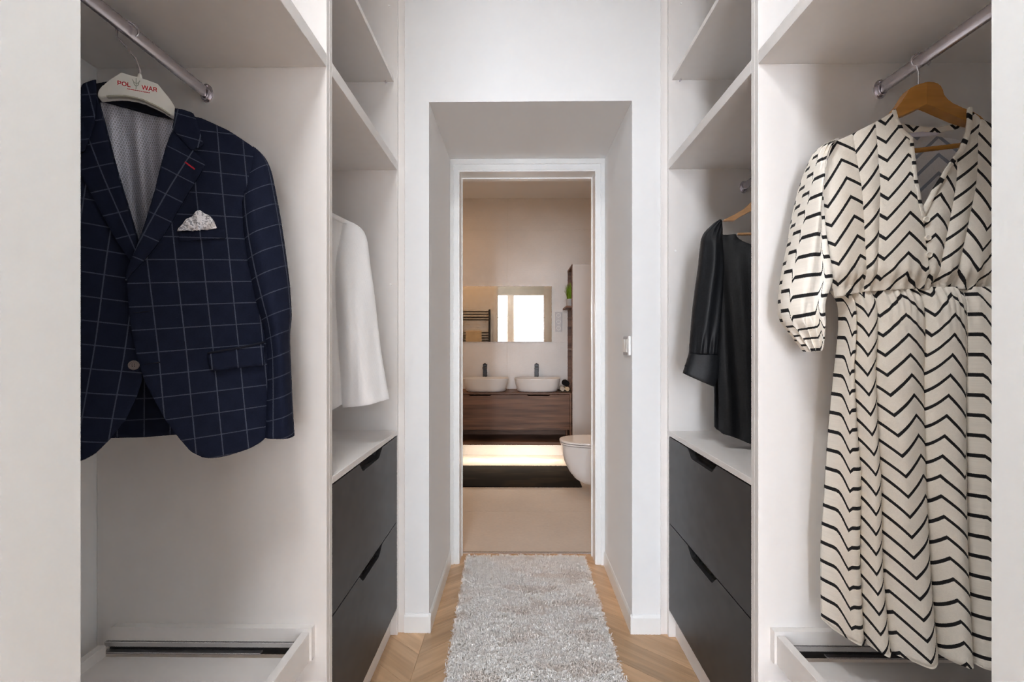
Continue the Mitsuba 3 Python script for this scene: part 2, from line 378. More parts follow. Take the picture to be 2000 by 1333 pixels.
    for z0, z1 in zs:
        y0, y1 = 1.276, 1.964
        pts = [(y0, z0), (y1, z0), (y1, z1), (1.752, z1), (1.715, z1 - 0.027), (1.706, z1 - 0.030), (1.537, z1 - 0.030), (1.528, z1 - 0.027), (1.497, z1), (y0, z1)]
        x0, x1 = sorted((XF + sgn * 0.001, XF + sgn * 0.019))
        d = obj(w + '__drawer', extrude(pts, x0, x1, 'yz'), 'm_charcoal')
        labels[d] = {'label': 'charcoal drawer front with a cut-out grip'}
        obj(d + '__box', bx(0.019, 0.5, 1.285, 1.955, z0 + 0.02, z1 - 0.075), 'm_melamine')
    for y, z, dx in ((1.9645, 1.423 if sgn < 0 else 1.557, 0.027), (1.9645, 2.553, 0.034 if sgn < 0 else 0.05)):
        cap = trimesh.creation.cylinder(0.004, 0.003, sections=14, transform=trimesh.transformations.translation_matrix((XF + sgn * dx, y, z)) @ trimesh.transformations.rotation_matrix(math.pi / 2, (1, 0, 0)))
        obj(w + '__cap', cap, 'm_plastic_white')
    pin = trimesh.creation.cylinder(0.003, 0.014, sections=12, transform=trimesh.transformations.translation_matrix((XF + sgn * 0.045, 1.959, 2.240)) @ trimesh.transformations.rotation_matrix(math.pi / 2, (1, 0, 0)))
    obj(w + '__shelf_pin', pin, 'm_steel')
    # filler strip that closes the joint with the pier
    fx0, fx1 = sorted((XF - sgn * 0.026, XF + sgn * 0.03))
    obj(w + '__filler_strip', box(fx0, fx1, 1.9845, Y1 - 0.0002, 0, 2.885, 0.001), 'm_melamine')
side(-1)
side(1)

# ------------------------------------------------------------------ bathroom furniture
def loft(rings, cap0=True, cap1=True):
    n = len(rings[0])
    V = np.concatenate(rings)
    F = []
    for i in range(len(rings) - 1):
        for k in range(n):
            a, b = i * n + k, i * n + (k + 1) % n
            F += [[a, b, b + n], [a, b + n, a + n]]
    if cap0: V = np.vstack([V, np.mean(rings[0], 0)]); F += [[len(V) - 1, (k + 1) % n, k] for k in range(n)]
    if cap1: V = np.vstack([V, np.mean(rings[-1], 0)]); b = (len(rings) - 1) * n; F += [[len(V) - 1, b + k, b + (k + 1) % n] for k in range(n)]
    return trimesh.Trimesh(V, np.array(F), process=False)
def superellipse(a, b, e, n=64):
    t = np.arange(n) * 2 * np.pi / n
    c, s = np.cos(t), np.sin(t)
    return np.stack([a * np.sign(c) * np.abs(c) ** (2 / e), b * np.sign(s) * np.abs(s) ** (2 / e)], 1)
def ring_z(xy, z, cx=0, cy=0):
    return np.column_stack([xy[:, 0] + cx, xy[:, 1] + cy, np.full(len(xy), z)])

VF, VB = 4.775, YB - 0.009
v = thing('vanity', 'dark walnut floating vanity with two grip slots under the mirror', 'vanity')
obj(v + '__countertop', box(-0.69, 0.527, VF, VB, 0.686, 0.705, 0.0015), 'm_walnut')
front = Polygon([(-0.672, 0.340), (0.509, 0.340), (0.509, 0.683), (0.318, 0.683), (0.306, 0.672), (0.104, 0.672), (0.092, 0.683), (-0.258, 0.683), (-0.270, 0.672), (-0.470, 0.672), (-0.482, 0.683), (-0.672, 0.683)])
obj(v + '__drawer', extrude(front, VF + 0.002, VF + 0.022), 'm_walnut')
obj(v + '__side_panel', box(-0.69, -0.674, VF, VB, 0.19, 0.686, 0.001), 'm_walnut')
obj(v + '__side_panel', box(0.511, 0.527, VF, VB, 0.19, 0.686, 0.001), 'm_walnut')
obj(v + '__drawer_box', box(-0.672, 0.509, VF + 0.03, VB, 0.352, 0.655), 'm_walnut')
obj(v + '__shelf', box(-0.674, 0.511, VF, VB, 0.19, 0.222, 0.001), 'm_walnut')
obj(v + '__back_panel', box(-0.674, 0.511, VB - 0.016, VB, 0.222, 0.352), 'm_walnut')
obj(v + '__post', box(0.475, 0.492, VF + 0.03, VF + 0.06, 0.222, 0.352, 0.001), 'm_walnut')
strip = trimesh.Trimesh([[-0.66, VB - 0.255, 0.1893], [0.50, VB - 0.255, 0.1893], [0.50, VB - 0.240, 0.1893], [-0.66, VB - 0.240, 0.1893]], [[0, 2, 1], [0, 3, 2]], process=False)
l = obj(v + '__light_strip', strip, 'm_white_paint', emitter={'type': 'area', 'radiance': {'type': 'rgb', 'value': [LED * 10 * c for c in (1.0, 0.84, 0.65)]}})
labels[l] = {'label': 'warm light strip glowing under the vanity'}

def basin(cx, label):
    b = thing('washbasin', label, 'basin', 'countertop basins')
    cy, z0, z1 = 4.942, 0.7052, 0.838
    prof_o = [(0.80, 0.0), (0.86, 0.010), (0.90, 0.03), (0.945, 0.065), (0.98, 0.105), (1.0, 0.128), (1.0, 0.132), (0.99, 0.1335)]
    prof_i = [(0.975, 0.1335), (0.965, 0.131), (0.945, 0.105), (0.90, 0.06), (0.80, 0.028), (0.5, 0.02), (0.12, 0.018)]
    rings = [ring_z(superellipse(0.232 * k, 0.172 * k, 3.0 - 0.35 * (1 - k) / 0.2), z0 + z, cx, cy) for k, z in prof_o + prof_i]
    obj(b + '__bowl', loft(rings), 'm_ceramic', smooth=50)
    obj(b + '__drain', trimesh.creation.cylinder(0.028, 0.006, sections=28, transform=trimesh.transformations.translation_matrix((cx, cy, z0 + 0.0215))), 'm_black', smooth=40)
    return b
def tap(cx, label):
    t = thing('basin_tap', label, 'tap', 'black basin taps')
    cy = 5.145
    obj(t + '__body', join(box(cx - 0.021, cx + 0.021, cy - 0.021, cy + 0.021, 0.7052, 0.972, 0.003)), 'm_black')
    obj(t + '__spout', box(cx - 0.017, cx + 0.017, cy - 0.15, cy - 0.0205, 0.925, 0.945, 0.003), 'm_black')
    obj(t + '__lever', box(cx - 0.008, cx + 0.008, cy - 0.06, cy + 0.012, 0.973, 0.981, 0.002), 'm_black')
basin(-0.322, 'white basin in warm shade, left one of the two on the vanity')
basin(0.198, 'white basin in daylight, beside the rolled towels on the vanity')
tap(-0.345, 'black tap over the warm-lit left basin')
tap(0.200, 'black tap over the daylit right basin')

m = thing('wall_mirror', 'wide frameless mirror above the two basins', 'mirror')
obj(m + '__glass', box(-0.70, 0.362, YB - 0.0245, YB - 0.0225, 1.207, 1.798, 0.0006), 'm_mirror')
obj(m + '__backing', box(-0.698, 0.360, YB - 0.0224, YB - 0.0082, 1.209, 1.796), 'm_plastic_white')

# rolled towels beside the right basin
flat('m_towel_light', (0.50, 0.46, 0.40), 0.95, 0.1)
flat('m_towel_black', (0.010, 0.010, 0.011), 0.95, 0.1)
flat('m_towel_cream', (0.62, 0.50, 0.34), 0.95, 0.1)
flat('m_tray', (0.045, 0.028, 0.014), 0.6, 0.3)
def towel_roll(cx, cz, r, y0, y1, mat_, label):
    t = np.linspace(0, 4.6 * 2 * np.pi, 150)
    rad = 0.006 + (r - 0.006) * t / t[-1]
    outer = np.stack([cx + rad * np.cos(t), cz + rad * np.sin(t)], 1)
    inner = np.stack([cx + (rad - 0.0055) * np.cos(t), cz + (rad - 0.0055) * np.sin(t)], 1)
    poly = Polygon(np.vstack([outer, inner[::-1]])).buffer(0)
    k = obj('rolled_towel', extrude(poly, y0, y1), mat_, smooth=40)
    tag(k, label, 'towel')
obj('vanity_tray', join(box(0.415, 0.523, 4.80, 5.02, 0.7052, 0.711, 0.001), extrude(sbox(0.415, 0.523, 4.80, 5.02).difference(sbox(0.419, 0.519, 4.804, 5.016)), 0.711, 0.718, 'xy')), 'm_tray')
tag('vanity_tray', 'dark brown tray under the rolled towels', 'tray')
towel_roll(0.444, 0.7375, 0.0235, 4.81, 5.0, 'm_towel_light', 'pale rolled towel next to the basin')
towel_roll(0.492, 0.7372, 0.0235, 4.815, 5.0, 'm_towel_cream', 'cream rolled towel in the corner of the tray')
towel_roll(0.484, 0.7905, 0.0325, 4.82, 4.99, 'm_towel_black', 'black rolled towel lying on top of the pale ones')

# tall cabinet with open walnut side shelves
c = thing('tall_cabinet', 'tall white cabinet with open walnut side shelves beside the vanity', 'cabinet')
flat('m_cabinet', (0.60, 0.58, 0.575), 0.35, 0.4)
obj(c + '__door', box(0.538, XBR - 0.002, 4.768, 4.787, 0.02, 1.965, 0.0015), 'm_cabinet')
obj(c + '__top_panel', box(0.530, XBR - 0.002, 4.79, VB, 1.945, 1.963, 0.001), 'm_walnut')
obj(c + '__divider', box(0.66, 0.678, 4.79, VB, 0.02, 1.945), 'm_walnut')
obj(c + '__back_panel', box(0.532, 0.66, VB - 0.014, VB, 0.72, 1.945), 'm_walnut')
obj(c + '__body', box(0.532, XBR - 0.002, 4.79, VB - 0.001, 0.02, 0.72, 0.001), 'm_walnut')
for z in (1.56, 1.14):
    obj(c + '__shelf', box(0.478 if z > 1.5 else 0.532, 0.66, 4.80 if z > 1.5 else 4.80, VB - 0.015, z - 0.018, z, 0.001), 'm_walnut')
obj(c + '__front_rail', box(0.530, 0.537, 4.768, 4.787, 0.72, 1.965), 'm_walnut')

p = thing('potted_grass', 'small green grass plant in a grey pot on the cabinet shelf', 'plant')
flat('m_pot', (0.42, 0.43, 0.44), 0.6, 0.3)
def leaf_fn(p, n, uv): return mix((0.10, 0.22, 0.015), (0.33, 0.48, 0.06), noise(p.x * 160, p.y * 160, p.z * 14))
mat('m_leaf', {'type': 'principledthin', 'base_color': proc(leaf_fn), 'roughness': 0.5, 'diff_trans': 0.6}, two=False)
obj(p + '__pot', lathe([(0.0, 0), (0.034, 0), (0.042, 0.07), (0.042, 0.075), (0.037, 0.075), (0.034, 0.06), (0, 0.06)], 28, at=(0.527, 4.90, 1.5602)), 'm_pot', smooth=40)
def blades(n, cx, cy, z0, h, spread, w):
    V, F = [], []
    for i in range(n):
        a = rng.uniform(0, 2 * np.pi); r0 = 0.03 * math.sqrt(rng.random()); L = h * rng.uniform(0.6, 1.05); out = rng.uniform(0.15, 1.0) * spread
        for k in range(5):
            t = k / 4
            r = r0 + out * t ** 1.8
            q = np.array([cx + r * math.cos(a), cy + r * math.sin(a), z0 + L * t * (1 - 0.25 * t * out / spread)])
            wd = w * (1 - t) ** 0.7 + 0.0003
            d = np.array([-math.sin(a), math.cos(a), 0]) * wd
            V += [q - d, q + d]
        b = len(V) - 10
        for k in range(4): F += [[b + 2 * k, b + 2 * k + 1, b + 2 * k + 3], [b + 2 * k, b + 2 * k + 3, b + 2 * k + 2]]
    return trimesh.Trimesh(V, F, process=False)
g = obj(p + '__grass', blades(170, 0.527, 4.90, 1.62, 0.20, 0.055, 0.0032), 'm_leaf')
tag(g, kind='stuff')

# wall-hung toilet on the right wall
t = thing('toilet', 'white wall-hung toilet with a closed lid', 'toilet')
def d_ring(tip, half, z, back=XBR - 0.002, cy=3.845, n=48, e=2.3):
    a = np.linspace(-np.pi / 2, np.pi / 2, n)
    xf = tip + 0.30
    xs = xf - (xf - tip) * np.sign(np.cos(a)) * np.abs(np.cos(a)) ** (2 / e)
    ys = cy + half * np.sign(np.sin(a)) * np.abs(np.sin(a)) ** (2 / e)
    pts = np.stack([xs, ys], 1)
    pts = np.vstack([pts, [[back, cy + half * 0.97], [back, cy - half * 0.97]]])[::-1]
    return ring_z(pts, z)
rs = [d_ring(0.62, 0.09, 0.088), d_ring(0.54, 0.125, 0.089), d_ring(0.50, 0.14, 0.098), d_ring(0.455, 0.153, 0.125), d_ring(0.405, 0.166, 0.185), d_ring(0.37, 0.174, 0.26),
      d_ring(0.352, 0.178, 0.33), d_ring(0.344, 0.181, 0.383), d_ring(0.342, 0.182, 0.395), d_ring(0.346, 0.179, 0.398)]
obj(t + '__bowl', loft(rs), 'm_ceramic', smooth=45)
obj(t + '__seat', loft([d_ring(0.338, 0.185, 0.4005), d_ring(0.334, 0.188, 0.403), d_ring(0.334, 0.188, 0.412), d_ring(0.338, 0.185, 0.4145)]), 'm_ceramic', smooth=45)
obj(t + '__lid', loft([d_ring(0.335, 0.187, 0.4165), d_ring(0.331, 0.190, 0.419), d_ring(0.331, 0.190, 0.429), d_ring(0.336, 0.186, 0.433), d_ring(0.36, 0.165, 0.435)]), 'm_ceramic', smooth=45)

# dark mat on the tiles before the vanity
def mat_fn(p, n, uv): return mix((0.007, 0.0055, 0.005), (0.030, 0.019, 0.010), fbm(p.x * 8, p.y * 30, 0, 4) * smoothstep(0.3, 0.7, noise(p.x * 4, p.y * 13)))
fn_mat('m_mat', mat_fn, 0.85, 0.15)
obj('bath_mat', box(-0.85, 0.531, 4.008, 4.69, 0.0005, 0.010, 0.003), 'm_mat')
tag('bath_mat', 'dark brown bath mat on the tiles before the vanity', 'mat')

# towel radiator on the bathroom side of the door wall, seen in the mirror
r = thing('towel_radiator', 'black ladder towel radiator on the wall beside the doorway', 'radiator')
RY = Y3 + 0.055
for x in (-0.885, -0.435):
    obj(r + '__post', tube([(x, RY, 0.70), (x, RY, 1.72)], 0.016, 14), 'm_black', smooth=40)
for z in (0.80, 0.84, 0.88, 0.92, 1.04, 1.08, 1.12, 1.16, 1.24, 1.28, 1.32, 1.36, 1.56, 1.60, 1.645, 1.685):
    obj(r + '__bar', tube([(-0.88, RY + 0.004, z), (-0.44, RY + 0.004, z)], 0.0095, 10), 'm_black', smooth=40)
for x in (-0.885, -0.435):
    for z in (0.9, 1.66):
        obj(r + '__bracket', tube([(x, Y3 + 0.0005, z), (x, RY, z)], 0.009, 10), 'm_steel' if z > 1 else 'm_black', smooth=40)
k = obj('hanging_towel', extrude(Polygon([(RY + 0.0145, 1.0), (RY + 0.0235, 1.0), (RY + 0.0235, 1.378), (RY + 0.014, 1.392), (RY - 0.004, 1.392), (RY - 0.0165, 1.378), (RY - 0.0165, 1.1), (RY - 0.0085, 1.1), (RY - 0.0085, 1.372), (RY, 1.3745), (RY + 0.01, 1.3735), (RY + 0.0145, 1.37)]), -0.80, -0.555, 'yz'), 'm_towel_cream', smooth=40)
tag(k, 'cream towel draped over the black towel radiator', 'towel')

# socket plate on the tiles, light switch in the reveal
s_ = thing('wall_socket', 'pale glossy triple socket plate between the mirror and the cabinet', 'socket')
flat('m_plate', (0.62, 0.63, 0.66), 0.12, 0.6)
obj(s_ + '__plate', box(0.398, 0.472, YB - 0.0185, YB - 0.0083, 1.315, 1.525, 0.003), 'm_plate')
for z in (1.352, 1.42, 1.488):
    obj(s_ + '__outlet', trimesh.creation.annulus(0.017, 0.022, 0.004, transform=trimesh.transformations.translation_matrix((0.435, YB - 0.0203, z)) @ trimesh.transformations.rotation_matrix(math.pi / 2, (1, 0, 0))), 'm_plastic_white', smooth=30)
    obj(s_ + '__pin', trimesh.creation.cylinder(0.003, 0.012, sections=10, transform=trimesh.transformations.translation_matrix((0.435, YB - 0.0235, z + 0.010)) @ trimesh.transformations.rotation_matrix(math.pi / 2, (1, 0, 0))), 'm_steel', smooth=30)
w = thing('light_switch', 'white light switch on the right side of the doorway', 'switch')
flat('m_switch_grey', (0.42, 0.42, 0.44), 0.35, 0.5)
obj(w + '__plate', box(0.4605, 0.4668, 2.030, 2.128, 1.134, 1.214, 0.002), 'm_switch_grey')
obj(w + '__frame', box(0.4575, 0.4668, 2.012, 2.0298, 1.134, 1.214, 0.002), 'm_plastic_white')
for y0, y1, tl in ((2.038, 2.076, 0.004), (2.082, 2.120, -0.004)):
    q = box(0.4535, 0.4574, y0, y1, 1.146, 1.202, 0.0015)
    q.apply_translation((-0.4574, 0, -1.174)); q.apply_transform(trimesh.transformations.rotation_matrix(tl * 12, (0, 1, 0))); q.apply_translation((0.4602, 0, 1.174))
    obj(w + '__rocker', q, 'm_plastic_white')

# ------------------------------------------------------------------ shaggy runner
rg = thing('runner_rug', 'shaggy cream runner rug on the oak floor', 'rug')
def rug_x(y):      # left and right edge at depth y
    k = (2.685 - y) / 1.02
    return -0.280 + 0.029 * k, 0.365 + 0.003 * k
RY0, RY1 = 0.95, 2.683
edge = [(rug_x(RY0)[0] + 0.006, RY0), (rug_x(RY0)[1] - 0.006, RY0), (rug_x(RY1)[1] - 0.006, RY1 - 0.004), (rug_x(RY1)[0] + 0.006, RY1 - 0.004)]
flat('m_rug_backing', (0.80, 0.77, 0.73), 0.95, 0.1)
obj(rg + '__backing', extrude(edge, 0.0004, 0.008, 'xy'), 'm_rug_backing')
def pile_fn(p, n, uv):
    a = fbm(p.x * 7, p.y * 16, 2.0, 3)
    k = smoothstep(0.50, 0.66, a) * 0.75
    b = cell_rand(dr.floor(uv.x), 3, 1)
    return mix((0.955, 0.945, 0.925), (0.84, 0.785, 0.74), k) * (0.91 + 0.09 * b)
mat('m_pile', {'type': 'diffuse', 'reflectance': proc(pile_fn)})
def pile():
    """Soft yarn ends: little clumps of bent, twisted strands."""
    V, U = [], []
    step = 0.0098
    ny = int((RY1 - RY0) / step)
    ts = np.array([0.0, 0.25, 0.5, 0.75, 1.0])
    ids = 0
    for j in range(ny):
        y = RY0 + (j + 0.5) * step
        far = y < 1.5
        x0, x1 = rug_x(y)
        nx = int((x1 - x0) / step)
        for i in range(nx):
            if far and (i + j) % 2: continue
            cx, cy = x0 + (i + rng.uniform(0.1, 0.9)) * (x1 - x0) / nx, y + rng.uniform(-0.5, 0.5) * step
            wave = meshkit.noise(np.array([cx * 34, cy * 52, 0.5]))
            lean = rng.uniform(0, 2 * np.pi)
            H = 0.006 + 0.017 * wave + rng.uniform(0, 0.003)
            ids += 1
            n = 5 if far else 8
            a = lean + rng.normal(0, 1.2, n)
            L = H * rng.uniform(0.75, 1.15, n)
            out = rng.uniform(0.007, 0.016, n)
            curl = rng.uniform(-2.2, 2.2, n)
            bx, by = cx + rng.normal(0, 0.003, n), cy + rng.normal(0, 0.003, n)
            w = rng.uniform(0.0010, 0.0019, n)
            q = []
            for t in ts:
                h = a + curl * t
                px, py = bx + np.cos(a + curl * t * 0.5) * out * t, by + np.sin(a + curl * t * 0.5) * out * t
                z = 0.0065 + L * math.sin(min(1.0, t * 1.35) * math.pi / 2) - 0.35 * L * max(0, t - 0.6)
                ww = w * (1.0 - 0.6 * t ** 3)
                wx, wy = -np.sin(h) * ww, np.cos(h) * ww
                q.append(np.stack([px - wx, py - wy, z], 1)); q.append(np.stack([px + wx, py + wy, z + 0.0004], 1))
            V.append(np.stack(q, 1).reshape(-1, 3)); U.append(np.full((n * 10, 2), ids + 0.5))
    V, U = np.concatenate(V), np.concatenate(U)
    k = np.arange(len(V) // 10)[:, None] * 10
    F = np.concatenate([np.concatenate([k + 2 * q, k + 2 * q + 1, k + 2 * q + 3, k + 2 * q, k + 2 * q + 3, k + 2 * q + 2], 1).reshape(-1, 3) for q in range(4)])
    return V, F, U
pv, pf, pu = pile()
k = obj(rg + '__pile', (pv, pf), 'm_pile', uv=pu)
labels[k] = {'kind': 'stuff'}
# How far the front of each garment bellies out from its hanging plane, at a place (s across, z up) on it.
def clip01(x): return np.clip(x, 0, 1)
def sstep(a, b, x):
    t = clip01((np.asarray(x, float) - a) / (b - a))
    return t * t * (3 - 2 * t)
def n_jacket(s, z):
    s, z = np.asarray(s, float), np.asarray(z, float)
    u = (s - 0.007) / 0.30
    belly = 0.012 + 0.052 * np.clip(1 - u * u, 0, 1)
    top = 1 - 0.62 * sstep(1.48, 1.70, z)
    waist = 1 - 0.22 * np.exp(-((z - 1.17) / 0.12) ** 2)
    return belly * top * waist
def n_dress(s, z):
    s, z = np.asarray(s, float), np.asarray(z, float)
    u = (s - 0.0) / 0.27
    return (0.010 + 0.050 * np.clip(1 - u * u, 0, 1)) * (1 - 0.55 * sstep(1.5, 1.70, z))
def n_shirt(s, z):
    s, z = np.asarray(s, float), np.asarray(z, float)
    return (0.008 + 0.045 * np.clip(1 - (s / 0.28) ** 2, 0, 1)) * (1 - 0.5 * sstep(1.45, 1.66, z))
def n_blouse(s, z):
    s, z = np.asarray(s, float), np.asarray(z, float)
    return (0.008 + 0.05 * np.clip(1 - (s / 0.26) ** 2, 0, 1)) * (1 - 0.5 * sstep(1.42, 1.62, z))
